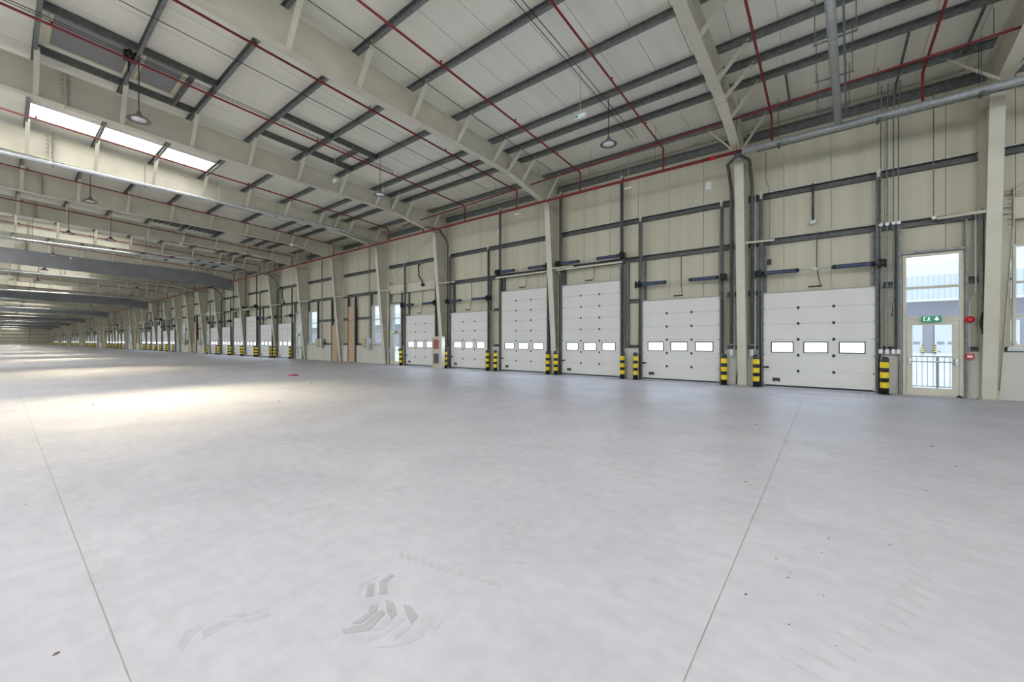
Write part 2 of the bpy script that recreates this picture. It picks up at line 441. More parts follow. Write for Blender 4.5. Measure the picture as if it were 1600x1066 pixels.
def make_rafter():
    t = thing('roof_rafter', 'x', 'beam')
    ys = [-24, -2, .5, 5, 9.9, 13.05, 15.85]
    q = MB()
    ring = [(-.006, y, zbot(y)) for y in ys] + [(-.006, 15.95, 8.06), (-.006, 16.3, 9.1), (-.006, -24, ztop(-24))]
    q.prism(ring, (.012, 0, 0)); q.obj('web', 'cream_steel', t)
    q = MB()
    for a, b_ in zip(ys, ys[1:]):
        q.prism([(-.135, a, zbot(a) - .016), (-.135, b_, zbot(b_) - .016), (-.135, b_, zbot(b_)), (-.135, a, zbot(a))], (.27, 0, 0))
    q.obj('bottom_flange', 'cream_steel', t)
    q = MB(); q.prism([(-.125, -24, ztop(-24) - .016), (-.125, 16.9, ztop(16.9) - .016), (-.125, 16.9, ztop(16.9)), (-.125, -24, ztop(-24))], (.25, 0, 0)); q.obj('top_flange', 'cream_steel', t)
    for y in (1.25, 13.05):
        q = MB(); q.box((-.13, y - .02, zbot(y) - .05), (.13, y + .02, ztop(y)))
        for sx in (-.07, .07):
            for i in range(7):
                z = zbot(y) + .06 + i * (ztop(y) - zbot(y) - .12) / 6; q.tube([(sx, y - .10, z), (sx, y + .10, z)], .022, 6)
        q.obj('splice_plate', 'cream_dark', t)
    for y in PURL_Y[11:]:
        q = MB(); z0 = zbot(min(y, 15.3)) + .0; zt = ztop(y) + .04
        a = Vector((.11, y, z0)); c_ = Vector((.84, y, zt))
        for off in ((0, 0), (0, .05)):
            pass
        w_ = .058
        q.prism([a + Vector((0, -w_, 0)), a + Vector((0, w_, 0)), a + Vector((0, w_, .085)), a + Vector((0, -w_, .085))], c_ - a)
        q.obj('fly_brace', 'cream_steel', t)
    return t
col0 = make_column(); raf0 = make_rafter()
# the two nearest left braces exist only on the second frame
NEARN = ['beside the right of the glazed exit door', 'between the first and second dock doors']
for i, x in enumerate(GRID):
    lc = 'tapered cream steel wall column, %s counted from the right' % nth(i + 1)
    lr = 'cream steel roof rafter with haunched end, %s counted from the right' % nth(i + 1)
    if i == 0: c, r = col0, raf0; c.location = (x, 0, 0); r.location = (x, 0, 0); tag(c, lc); tag(r, lr)
    else: c = copy_tree(col0, (x, 0, 0), lc); r = copy_tree(raf0, (x, 0, 0), lr)
    tag(c, group='columns along the dock wall'); tag(r, group='roof rafters')
for x, y in ((-2.44, 15.8), (3.47, 15.8)):
    r = [o for o in bpy.data.objects if o.name.startswith('roof_rafter') and abs(o.location.x - x) < .01][0]
    q = MB(); z0 = 8.05; a = Vector((-.11, y - .5, z0)); c_ = Vector((-.95, y, ztop(y) + .03)); q.prism([a + Vector((0, -.032, 0)), a + Vector((0, .032, 0)), a + Vector((0, .032, .07)), a + Vector((0, -.032, .07))], c_ - a); q.obj('fly_brace', 'cream_steel', r)

# purlins: one per bay and line, C sections
bays = [(X_NEAR, 3.47)] + list(zip(GRID, GRID[1:]))
stuff = MB(); cnt = 0
vis = PURL_Y[11:]
pm = {}
for i, (xa, xb) in enumerate(bays):
    for y in (PURL_Y if i < 6 else vis):
        L_ = xa - xb
        if cnt < 290:
            key = round(L_, 2)
            if key not in pm:
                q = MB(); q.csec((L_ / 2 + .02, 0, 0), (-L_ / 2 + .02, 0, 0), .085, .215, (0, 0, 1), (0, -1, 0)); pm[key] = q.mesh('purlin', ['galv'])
            o = bpy.data.objects.new('purlin', pm[key]); C.objects.link(o); o.location = ((xa + xb) / 2, y, ztop(y) + .018)
            where = ('in %s roof bay from right, %s up from the wall' % (nth(i + 1), nth(len(vis) - vis.index(y)))) if y in vis else ('beyond the ridge, roof bay %s, line %s' % (nth(i + 1), nth(PURL_Y.index(y) + 1)))
            tag(o, 'galvanized purlin ' + where, 'purlin', 'roof purlins'); cnt += 1
        else:
            stuff.csec((xa, y, ztop(y) + .018), (xb, y, ztop(y) + .018), .075, .215, (0, 0, 1), (0, -1, 0))
o = stuff.obj('purlin', 'galv'); tag(o, 'distant galvanized purlins under the far part of the roof', 'purlin', 'roof purlins', 'stuff')
for i, (x, ya, yb) in enumerate(((1.6, 13.88, 15.8), (2.85, 13.88, 15.8), (-.95, 13.88, 15.8), (1.6, 15.8, 16.9))):
    q = MB(); q.prism([(x - .025, ya, ztop(ya) + .06), (x + .025, ya, ztop(ya) + .06), (x + .025, ya, ztop(ya) + .11), (x - .025, ya, ztop(ya) + .11)], (0, yb - ya, ztop(yb) - ztop(ya)))
    tag(q.obj('purlin_strut', 'galv_dark'), 'thin dark strut between the two lowest purlins at the right, %s one' % ['centre', 'right', 'left', 'wall-side'][i], 'strut', 'purlin struts')
# eave strut with gutter edge along the wall head
for i, (xa, xb) in enumerate(bays):
    q = MB(); q.csec((xa, 16.93, 8.83), (xb, 16.93, 8.83), .1, .27, (0, 0, 1), (0, -1, 0)); q.box((xb, 16.80, 9.10), (xa, 16.96, 9.125))
    o = q.obj('eave_beam', 'galv'); tag(o, 'dark galvanized eave beam on the wall head in the %s bay from the right' % nth(i + 1), 'beam', 'eave beams')

# trimmer beams and smoke hatches in the bay left of the third column line (and its repeats)
def trimmers(k):
    dx = -40 * k
    for (x, ya, yb, wh) in ((-15.3, .66, 2.5, 'a'), (-15.3, 2.5, 4.35, 'b'), (-15.3, 6.22, 8.1, 'c'), (-15.3, 8.1, 10.05, 'd'), (-17.72, .66, 2.5, 'e'), (-17.72, 2.5, 4.35, 'f'), (-17.2, 6.22, 8.1, 'g'), (-17.2, 8.1, 10.05, 'h')):
        q = MB(); q.prism([(x - .04, ya, ztop(ya) + .02), (x - .04, yb, ztop(yb) + .02), (x - .04, yb, ztop(yb) + .24), (x - .04, ya, ztop(ya) + .24)], (.08, 0, 0))
        o = q.obj('trimmer_beam', 'galv_dark'); o.location.x = dx
        lab = {'a': 'dark trimmer beam right of the roof hatch, upper length', 'b': 'dark trimmer beam right of the roof hatch, lower length', 'c': 'dark trimmer beam between the fourth and fifth roof purlin lines, upper right', 'd': 'dark trimmer beam below that on the right side of the small frame', 'e': 'dark trimmer beam left of the roof hatch, upper length', 'f': 'dark trimmer beam left of the roof hatch, lower length', 'g': 'dark trimmer beam on the left side of the small roof frame, upper', 'h': 'dark trimmer beam on the left side of the small roof frame, lower'}[wh]
        tag(o, lab + (', %s repeat' % nth(k) if k else ''), 'beam', 'roof hatch trimmer beams')
    for (ya, xa, xb) in ((3.7, -17.68, -15.34), (9.2, -17.16, -15.34)):
        q = MB(); q.box((xa, ya - .04, ztop(ya) + .02), (xb, ya + .04, ztop(ya) + .22)); o = q.obj('trimmer_beam', 'galv_dark'); o.location.x = dx
        tag(o, 'short dark cross beam %s%s' % ('below the roof hatch' if ya < 5 else 'inside the small roof frame', ', %s repeat' % nth(k) if k else ''), 'beam', 'roof hatch trimmer beams')
    t = thing('smoke_hatch', 'closed grey smoke hatch in a cream frame between roof purlins' + (', %s repeat' % nth(k) if k else ''), 'hatch', (dx, 0, 0), 'smoke hatches')
    for (ya, yb) in ((.8, 2.42), (2.6, 3.6)):
        xa, xb = -17.4, -15.6; f = .07
        q = MB()
        for a, u, c_, d in ((xa, xb, ya, ya + f), (xa, xb, yb - f, yb), (xa, xa + f, ya, yb), (xb - f, xb, ya, yb)):
            q.prism([(a, c_, ztop(c_) + .20), (a, d, ztop(d) + .20), (a, d, ztop(d) + .26), (a, c_, ztop(c_) + .26)], (u - a, 0, 0))
        q.obj('hatch_frame', 'vent_frame', t)
        q = MB(); q.prism([(xa + f, ya + f, ztop(ya + f) + .215), (xa + f, yb - f, ztop(yb - f) + .215), (xa + f, yb - f, ztop(yb - f) + .24), (xa + f, ya + f, ztop(ya + f) + .24)], (xb - xa - 2 * f, 0, 0)); q.obj('lid', 'vent_grey', t)
    q = MB()
    for d in (0, .14): q.box((-15.9 - d, 2.2, ztop(2) - .02), (-15.8 - d, 2.5, ztop(2) + .2))
    q.tube([(-15.7, 2.3, ztop(2) - .02), (-15.7, 2.3, ztop(2) + .3)], .04, 8); q.tube([(-15.85, 2.3, ztop(2) - .0), (-15.85, 2.3, 9.35)], .02, 6); q.obj('opening_motor', 'black_plastic', t)
for k in range(4): trimmers(k)
for k in range(4):
    t = thing('louvre_hatch', 'dark open louvre hatch in the roof between distant rafters' + (', %s repeat' % nth(k) if k else ''), 'hatch', (-40 * k, 0, 0), 'louvre hatches')
    for ya, yb in ((6.35, 8.0), (8.25, 9.95)):
        q = MB(); xa, xb = -36.1, -34.9
        q.prism([(xa, ya, ztop(ya) + .19), (xa, yb, ztop(yb) + .19), (xa, yb, ztop(yb) + .24), (xa, ya, ztop(ya) + .24)], (xb - xa, 0, 0)); q.obj('louvre_box', 'vent_grey', t)
        for j in range(6):
            q = MB(); yy = ya + .1 + j * (yb - ya - .2) / 5; q.prism([(xa + .04, yy, ztop(yy) + .10), (xa + .04, yy + .16, ztop(yy) + .18), (xa + .04, yy + .16, ztop(yy) + .195), (xa + .04, yy, ztop(yy) + .115)], (xb - xa - .08, 0, 0)); q.obj('louvre_blade', 'galv_dark', t)

# ------------------------------------------------------------------ dock doors
def make_door(tall, lite=False):
    t = thing('dock_door', 'x', 'door')
    w = 2.94; H = Z_HEAD[tall]; n = 8 if tall else 6; sh = (H - .06) / n; z00 = .05
    wx = [(-1.24, -.60), (-.325, .325), (.60, 1.24)]          # window spans, seen right to left and back
    y0, y1 = Y_LEAF, Y_LEAF + .05
    if lite:
        q = MB()
        zs = [(z00, z00 + 2 * sh), (z00 + 3 * sh, z00 + n * sh)]
        for a, b_ in zs: q.box((-w / 2, y0, a), (w / 2, y1, b_))
        za, zb = z00 + 2 * sh, z00 + 3 * sh
        q.box((-w / 2, y0, za), (w / 2, y1, za + .09)); q.box((-w / 2, y0, zb - .09), (w / 2, y1, zb))
        xs = [-w / 2] + [v for p in wx for v in p] + [w / 2]
        for a, b_ in zip(xs[::2], xs[1::2]): q.box((a, y0, za + .09), (b_, y1, zb - .09))
        q.obj('door_leaf', 'door_white', t)
        q = MB()
        for a, b_ in wx: q.box((a, y0 + .02, za + .09), (b_, y0 + .03, zb - .09))
        q.obj('window_pane', 'acrylic_pane', t)
    else:
        for i in range(n):
            a, b_ = z00 + i * sh, z00 + (i + 1) * sh; q = MB()
            if i == 2:
                h0, h1 = a + .085, b_ - .085
                q.box((-w / 2, y0, a + .006), (w / 2, y1, h0)); q.box((-w / 2, y0, h1), (w / 2, y1, b_ - .004))
                xs = [-w / 2] + [v for p in wx for v in p] + [w / 2]
                for c_, d in zip(xs[::2], xs[1::2]): q.box((c_, y0, h0), (d, y1, h1))
            else:
                q.box((-w / 2, y0, a + .006), (w / 2, y1, b_ - .004))
            q.box((-w / 2, y0 + .012, a), (w / 2, y1 - .01, a + .010))
            q.mats = ['door_white', 'door_groove']; nb_ = len(q.f) - 6; q.m = [0] * nb_ + [1] * 6
            o = q.obj('door_section', None, t)
            if i == 2:
                for c_, d in wx:
                    f = MB(); g = .028
                    f.box((c_ - .005, y0 - .014, h0 - .005), (d + .005, y0 + .01, h0 + g)); f.box((c_ - .005, y0 - .014, h1 - g), (d + .005, y0 + .01, h1 + .005))
                    f.box((c_ - .005, y0 - .014, h0 + g), (c_ + g, y0 + .01, h1 - g)); f.box((d - g, y0 - .014, h0 + g), (d + .005, y0 + .01, h1 - g))
                    fo = f.obj('window_frame', 'black_plastic', t)
                    f = MB(); f.box((c_ + g, y0 + .02, h0 + g), (d - g, y0 + .026, h1 - g)); f.obj('pane', 'acrylic_pane', fo)
            if i:
                for hx in (-.47, .47):
                    q = MB(); q.bevbox((hx - .035, y0 - .016, a - .045), (hx + .035, y0, a + .045), .008); q.tube([(hx - .04, y0 - .014, a), (hx + .04, y0 - .014, a)], .012, 6)
                    q.obj('hinge', 'black_plastic', t)
        for sx in (-1, 1):
            for i in range(n + 1):
                z = z00 + min(i * sh + (.05 if i == 0 else 0), n * sh - .04); q = MB()
                q.box((sx * 1.47 - .03 * (sx > 0) - .03 * (sx > 0), y0 - .03, z - .035), (sx * 1.47 + .03 + .03 * (sx < 0), y0, z + .035)); q.tube([(sx * 1.44, y0 - .03, z), (sx * 1.54, y0 - .03, z)], .016, 6)
                q.obj('roller_bracket', 'galv_light', t)
        q = MB(); q.box((-1.20, y0 - .012, .20), (-.98, y0, .33)); q.box((-1.17, y0 - .016, .22), (-1.01, y0 - .01, .245)); o = q.obj('lift_handle', 'black_plastic', t)
        q = MB(); q.box((-1.15, y0 - .019, .228), (-1.10, y0 - .015, .236)); q.box((-1.085, y0 - .019, .228), (-1.03, y0 - .015, .236)); q.obj('handle_label', 'white_paint', o)
        q = MB(); q.box((-1.5, y0 - .05, .66), (-1.38, y0 - .01, .72)); q.tube([(-1.39, y0 - .03, .69), (-1.33, y0 - .03, .69)], .035, 8); o = q.obj('bolt_lock', 'black_plastic', t)
        q = MB(); q.tube([(-1.345, y0 - .03, .69), (-1.30, y0 - .03, .69)], .03, 8); q.obj('bolt_knob', 'blue_knob', o)
        q = MB(); q.box((-w / 2, y0 - .004, z00 + n * sh - .001), (w / 2, y1 + .05, z00 + n * sh + .035)); q.obj('head_seal', 'door_groove', t)
    q = MB(); q.box((-w / 2, y0 - .010, .026), (w / 2, y1 + .004, z00 + .035)); q.obj('bottom_seal', 'black_rubber', t)
    q = MB()
    for sx in (-1, 1): q.box((sx * 1.472, Y_LEAF + .055, 0), (sx * 1.50, Y_OUT + .03, H))
    q.box((-1.472, Y_LEAF + .055, H - .002), (1.472, Y_OUT + .03, H + .03)); q.obj('jamb_lining', 'cream_dark', t)
    ht = 8.76 if tall else 6.86
    for sx in (-1, 1):
        q = MB(); x0 = sx * 1.475
        q.csec((x0 + .0, y0 - .07, 0.0), (x0, y0 - .07, ht - .1), .055, .075, (0, 1, 0), (sx, 0, 0)); q.box((x0 + sx * .055, y0 - .01, 0), (x0 + sx * .13, y0 + .005, ht - .1)); q.box((x0 + sx * .12, y0 - .05, 0), (x0 + sx * .13, y0, ht - .1))
        tr = q.obj('vertical_track', 'galv_dark', t)
        if not lite:
            q = MB(); q.box((x0 + sx * .06 - .05, y0 - .09, ht - .12), (x0 + sx * .06 + .05, y0 + .01, ht)); q.box((x0 + sx * .06 - .03, y0 - .1, ht - .24), (x0 + sx * .06 + .03, y0 - .08, ht - .12)); q.obj('track_cap', 'cream_steel', tr)
            q = MB(); q.box((x0 - .015 + sx * .09, y0 - .02, .0), (x0 + .015 + sx * .09, y0 + .02, H + .1)); q.obj('edge_seal', 'black_rubber', tr)
    zs = 5.29 if tall else 3.97; ys_ = y0 - .17
    q = MB(); q.tube([(-1.62, ys_, zs), (1.78, ys_, zs)], .013, 6); q.box((-.06, ys_ - .03, zs - .03), (.06, ys_ + .03, zs + .03)); sh_ = q.obj('spring_shaft', 'galv_light', t)
    for a, b_ in ((-1.42, -.52), (.50, 1.38)):
        q = MB(); nn = 14; prof = []
        q.tube([(a + (b_ - a) * j / 28, ys_, zs) for j in range(29)], [.066 + (.008 if j % 2 else 0) for j in range(29)], 10)
        q.obj('torsion_spring', 'blue_spring', t, smooth=True)
        q = MB(); q.tube([(a - .09, ys_, zs), (a, ys_, zs)], [.045, .085], 8); q.tube([(b_, ys_, zs), (b_ + .09, ys_, zs)], [.085, .045], 8); q.obj('spring_plug', 'black_plastic', t)
    for sx in (-1, 1):
        q = MB(); q.tube([(sx * 1.53, ys_, zs), (sx * 1.56, ys_, zs), (sx * 1.58, ys_, zs), (sx * 1.66, ys_, zs), (sx * 1.68, ys_, zs)], [.155, .155, .11, .11, .155], 12); q.box((sx * 1.70, ys_ - .05, zs - .13), (sx * 1.72, y0 + .02, zs + .10)); q.obj('cable_drum', 'black_plastic', t)
    if tall:
        q = MB(); q.box((-1.72, ys_ - .02, zs - .32), (1.62, ys_ + .05, zs - .25))
        for sx in (-1.6, 1.5): q.prism([(sx, ys_, zs - .32), (sx, y0 + .06, zs - .62), (sx, y0 + .1, zs - .62), (sx, ys_ + .05, zs - .32)], (.03, 0, 0))
        q.obj('spring_support_bar', 'cream_steel', t)
    if not lite:   # safety sensor bar with its lead over the door head
        q = MB(); q.box((-.19, y0 - .10, H + .10), (.17, y0 - .05, H + .15))
        for j in range(6): q.box((-.17 + .055 * j, y0 - .105, H + .105), (-.14 + .055 * j, y0 - .1, H + .145))
        if tall: q.tube([(.16, y0 + .1, H + .95), (.22, y0 - .02, H + .6), (.24, y0 - .06, H + .3), (.2, y0 - .07, H + .14)], .012, 6)
        else: q.tube([(.03, y0 + .18, 5.05), (.03, y0 + .18, 4.05), (.10, y0 + .02, H + .3), (.14, y0 - .07, H + .14)], .014, 6)
        q.obj('sensor_bar', 'cable', t)
        q = MB()
        for sx in (-1, 1):
            zt_ = 5.02
            if tall: q.csec((sx * 1.62, Y_WALL - .12, .0), (sx * 1.62, Y_WALL - .12, zt_), .14, .12, (0, 1, 0), (sx, 0, 0))
            q.csec((sx * 1.44 - .06, Y_WALL - .10, H + .02), (sx * 1.44 - .06, Y_WALL - .10, zt_), .10, .10, (0, 1, 0), (1, 0, 0))
        q.obj('jamb_post', 'galv', t)
    return t
proto = {}
for i, (a, b_, tl) in enumerate(doors):
    lite = i >= 18
    lab = '%s white sectional dock door with three small windows, %s counted from the right' % ('tall' if tl else 'short', nth(i + 1))
    x = (a + b_) / 2
    if (tl, lite) not in proto:
        t = make_door(tl, lite); t.location = (x, 0, 0); tag(t, lab); proto[(tl, lite)] = t
    else: t = copy_tree(proto[(tl, lite)], (x, 0, 0), lab)
    tag(t, group='sectional dock doors along the wall')

# bollards either side of each door
def make_bollard():
    t = thing('bollard', 'x', 'bollard'); r = .098
    q = MB(); q.lathe([(0, 0), (r, 0), (r, 1.06), (r * .92, 1.10), (r * .6, 1.125), (0, 1.13)], n=16); q.obj('post', 'black_plastic', t, smooth=True)
    for z in (.20, .50, .80):
        q = MB(); q.lathe([(r, z - .005), (r + .010, z), (r + .010, z + .165), (r, z + .17)], n=16); q.obj('yellow_band', 'yellow_band', t, smooth=False)
    q = MB(); q.lathe([(0, .012), (.16, .012), (.16, 0)], n=12)
    for a in range(4): q.lathe([(0, .03), (.012, .03), (.012, .01)], (.135 * math.cos(a * PI / 2 + .8), .135 * math.sin(a * PI / 2 + .8), 0), 6)
    q.obj('foot_plate', 'galv_dark', t)
    return t
bol = None; n = 0
for i, (a, b_, tl) in enumerate(doors):
    for side, x in (('right', b_ + .19), ('left', a - .19)):
        lab = 'black and yellow striped bollard at the %s edge of the %s dock door' % (side, nth(i + 1))
        if bol is None: bol = make_bollard(); bol.location = (x, 16.38, 0); tag(bol, lab); c = bol
        else: c = copy_tree(bol, (x, 16.38, 0), lab)
        tag(c, group='striped bollards beside the dock doors')

# girts on the wall
girt_m = {}
def in_door(x, tall_only=False):
    return any(a < x < b_ for a, b_, t in doors)
for i, (xa, xb) in enumerate(bays):
    for z, nm in ((6.66, 'upper'), (5.02, 'middle')):
        for_h = .2
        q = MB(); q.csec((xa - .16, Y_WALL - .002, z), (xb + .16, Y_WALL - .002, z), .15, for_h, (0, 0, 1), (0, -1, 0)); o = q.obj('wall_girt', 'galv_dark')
        if nm == 'upper' and i < 8:
            q2 = MB(); n2 = int((xa - xb - .4) / .09)
            for j in range(n2): q2.box((xb + .2 + j * .09, Y_WALL - .09, z + for_h), (xb + .27 + j * .09, Y_WALL - .02, z + for_h + .025 + .02 * (j % 2)))
            so2 = q2.obj('foam_strip', 'white_paint', o); so2['kind'] = 'stuff'
        tag(o, '%s galvanized wall rail in the %s bay counted from the right' % (nm, nth(i + 1)), 'rail', '%s wall rails' % nm)
# short rails between openings at sill height and door head height
def free_spans(xb, xa, z):
    blocks = sorted([(a - .2, b_ + .2) for a, b_, t in doors] + [(a - .02, b_ + .02) for a, b_ in exits] + ([(a - .02, b_ + .02) for a, b_ in wins] if z > 1.5 else []) + [(a, b_) for a, b_, h in boards])
    cur = xb; out = []
    for a, b_ in blocks:
        if b_ < xb or a > xa: continue
        if a - cur > .12: out.append((cur, a))
        cur = max(cur, b_)
    if xa - cur > .12: out.append((cur, xa))
    return out
short_n = 0; far = MB()
for i, (xa, xb) in enumerate(bays):
    for z, nm in ((1.32, 'sill'), (3.3, 'head-height')):
        for a, u in free_spans(xb + .15, xa - .15, z):
            tgt = MB() if i < 16 else far
            tgt.csec((u, Y_WALL - .002, z), (a, Y_WALL - .002, z), .11, .12, (0, 0, 1), (0, -1, 0)); tgt.box((a, Y_WALL - .12, z - .05), (u, Y_WALL - .02, z))
            if tgt is not far:
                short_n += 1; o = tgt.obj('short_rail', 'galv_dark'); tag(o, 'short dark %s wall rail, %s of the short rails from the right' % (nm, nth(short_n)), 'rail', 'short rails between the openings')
o = far.obj('short_rail', 'galv_dark'); tag(o, 'short dark wall rails between the distant openings', 'rail', kind='stuff')

# flange braces from column to the middle rail
bm_ = None
for i, x in enumerate(GRID):
    sgn = -1 if i in (0,) else 1
    q = MB(); a = Vector((sgn * .1, 16.28, 5.04)); c_ = Vector((sgn * .95, 16.80, 5.12)); d = Vector((0, 0, .07)); w_ = Vector((.03 * sgn, -.03, 0))
    q.prism([a, a + w_, a + w_ + d, a + d], c_ - a)
    o = q.obj('column_brace', 'cream_steel'); o.location.x = x; tag(o, 'cream angle brace tying the %s column to the middle wall rail' % nth(i + 1), 'brace', 'column braces')

# ------------------------------------------------------------------ glazed exit doors (structure) and windows
def frame(q, x0, x1, z0, z1, y0, y1, t, m=None):
    q.box((x0, y0, z0), (x0 + t, y1, z1), m); q.box((x1 - t, y0, z0), (x1, y1, z1), m)
    q.box((x0 + t, y0, z0), (x1 - t, y1, z0 + t), m); q.box((x0 + t, y0, z1 - t), (x1 - t, y1, z1), m)
def glazed_exit(x0, x1, n, detail):
    nm = 'door_%d' % (n + 1)
    t = bpy.data.objects.new(nm, None); C.objects.link(t); t.location = ((x0 + x1) / 2, 0, 0)
    tag(t, 'cream framed glazed exit door with two panes above, %s counted from the right' % nth(n + 1), 'door', 'glazed exit doors', 'structure')
    w = (x1 - x0) / 2; y0, y1 = 16.72, 16.82
    q = MB(); frame(q, -w + .04, w - .04, 0, 4.16, y0, y1, .07); q.box((-w + .11, y0, 2.20), (w - .11, y1, 2.32)); q.box((-w + .11, y0, 3.14), (w - .11, y1, 3.21)); q.obj('outer_frame', 'cream_steel', t)
    q = MB(); frame(q, -w + .12, w - .12, .03, 2.19, y0 - .02, y1 - .02, .12); q.box((-w + .24, y0 - .02, .15), (w - .24, y1 - .02, .23)); leaf = q.obj('door_leaf', 'cream_steel', t)
    q = MB(); q.box((-w + .24, 16.75, .22), (w - .24, 16.76, 2.08)); q.obj('pane', 'window_glass', leaf)
    for a, b_ in ((2.32, 3.14), (3.21, 4.09)):
        q = MB(); q.box((-w + .11, 16.76, a), (w - .11, 16.77, b_)); q.obj('pane', 'window_glass', t)
    q = MB()
    for sx in (-1, 1): q.box((sx * (w - .04), 16.78, 0), (sx * w, 17.14, 4.2))
    q.box((-w + .04, 16.83, 4.16), (w - .04, 17.14, 4.2)); q.obj('reveal_lining', 'cream_steel', t)
    if detail:
        q = MB(); q.tube([(-w + .17, 16.62, 1.0), (w - .17, 16.62, 1.0)], .018, 8, 'chrome')
        for sx in (-w + .15, w - .21): q.box((sx, 16.61, .93), (sx + .06, 16.70, 1.10), 'chrome')
        q.obj('push_bar', None, leaf)
        q = MB()
        for sx in (-1, 1): q.csec((sx * (w + .0), 16.70, 0), (sx * (w + .0), 16.70, 5.0), .05, .12, (0, 1, 0), (sx, 0, 0))
        q.box((-w, 16.64, 4.18), (w, 16.80, 4.25)); q.obj('galvanized_surround', 'galv', t)
    return t
for n, (a, b_) in enumerate(exits): glazed_exit(a, b_, n, n < 4)
for n, (a, b_) in enumerate(wins):
    t = bpy.data.objects.new('window_%d' % (n + 1), None); C.objects.link(t); t.location = ((a + b_) / 2, 0, 0); w = (b_ - a) / 2
    tag(t, 'tall cream framed window of three panes, %s counted from the right' % nth(n + 1), 'window', 'three-pane wall windows', 'structure')
    q = MB(); frame(q, -w, w, 1.45, 4.2, 16.82, 16.92, .06); q.box((-w + .06, 16.82, 2.25), (w - .06, 16.92, 2.31)); q.box((-w + .06, 16.82, 3.15), (w - .06, 16.92, 3.21)); q.obj('window_frame', 'cream_steel', t)
    for z0, z1 in ((1.51, 2.25), (2.31, 3.15), (3.21, 4.14)):
        q = MB(); q.box((-w + .06, 16.87, z0), (w - .06, 16.88, z1)); q.obj('pane', 'window_glass', t)
    q = MB(); q.box((-w - .1, 16.76, 1.33), (w + .1, 16.96, 1.44)); q.obj('window_sill', 'galv_light', t)
    if 0 < n < 3:
        q = MB()
        for sx in (-1, 1): q.csec((sx * w, 16.80, 1.36), (sx * w, 16.80, 5.0), .12, .10, (0, 1, 0), (sx, 0, 0))
        q.obj('window_post', 'galv_dark', t)
# plywood boards over the personnel openings
for n, (a, b_, h) in enumerate(boards):
    t = thing('plywood_panel', '%s plywood boarding fixed on the wall, %s boarded strip from the right' % ('tall' if h > 4 else 'low', nth(n + 1)), 'board', ((a + b_) / 2, 0, 0), 'plywood boarding'); w = (b_ - a) / 2
    nb = int(h / 1.05); hh = h / nb
    for i in range(nb):
        q = MB(); q.box((-w, 16.72, i * hh + .008), (w, 16.78, (i + 1) * hh - .008)); q.obj('plywood_sheet', 'plywood', t)
    if n < 4:
        for sx, nmz in ((-w - .11, 0), (w + .01, 0)):
            q = MB(); q.csec((sx, 16.70, 0), (sx, 16.70, 5.0), .1, .16, (0, 1, 0), (1, 0, 0)); q.obj('side_post', 'galv_dark', t)
# exit sign
def rbox(b, x0, x1, z0, z1, y): b.box((x0, y, z0), (x1, y + .002, z1))
def exit_sign(x, z, y, lab, full=True):
    t = thing('exit_sign', lab, 'sign', (x, y, z), 'green exit signs')
    q = MB(); q.bevbox((-.20, -.03, -.085), (.20, .03, .085), .01); q.obj('sign_body', 'green_sign', t)
    if full:
        q = MB()
        q.prism([(.10 - .02, -.034, .055), (.10 + .02, -.034, .055), (.10 + .02, -.034, 0), (.10 + .055, -.034, 0.0), (.10, -.034, -.055), (.10 - .055, -.034, 0.0), (.10 - .02, -.034, 0)], (0, .003, 0))
        q.obj('arrow', 'sign_white', t)
        q = MB()
        q.lathe([(0, -.012), (.008, -.009), (.012, 0), (.008, .009), (0, .012)], (-.055, -.033, .045), 8)
        q.prism([(-.062, -.034, .032), (-.045, -.034, .03), (-.055, -.034, -.01), (-.075, -.034, -.005)], (0, .003, 0))
        q.prism([(-.058, -.034, -.008), (-.040, -.034, -.028), (-.030, -.034, -.058), (-.045, -.034, -.058), (-.052, -.034, -.03), (-.072, -.034, -.008)], (0, .003, 0))
        q.prism([(-.070, -.034, -.006), (-.085, -.034, -.03), (-.11, -.034, -.045), (-.10, -.034, -.055), (-.075, -.034, -.04), (-.055, -.034, -.01)], (0, .003, 0))
        q.prism([(-.060, -.034, .028), (-.035, -.034, .012), (-.022, -.034, .02), (-.020, -.034, .01), (-.038, -.034, .0), (-.058, -.034, .015)], (0, .003, 0))
        q.prism([(-.165, -.034, .058), (-.10, -.034, .058), (-.10, -.034, .048), (-.150, -.034, .048), (-.150, -.034, -.045), (-.125, -.034, -.045), (-.125, -.034, -.055), (-.165, -.034, -.055)], (0, .003, 0))
        q.obj('running_figure', 'sign_white', t)
    return t
exit_sign(2.36, 2.24, 16.60, 'green exit sign with running figure and down arrow above the glazed door')
for n in range(1, 3): exit_sign((exits[n][0] + exits[n][1]) / 2, 2.24, 16.60, 'small green exit sign above the %s glazed exit door from the right' % nth(n + 1))

# door stop black wedge
q = MB(); q.prism([(2.86, 16.60, 0), (3.0, 16.60, 0), (2.97, 16.60, .05), (2.9, 16.60, .075)], (0, .09, 0)); tag(q.obj('door_stop', 'black_rubber'), 'small black wedge at the foot of the glazed exit door', 'stopper')

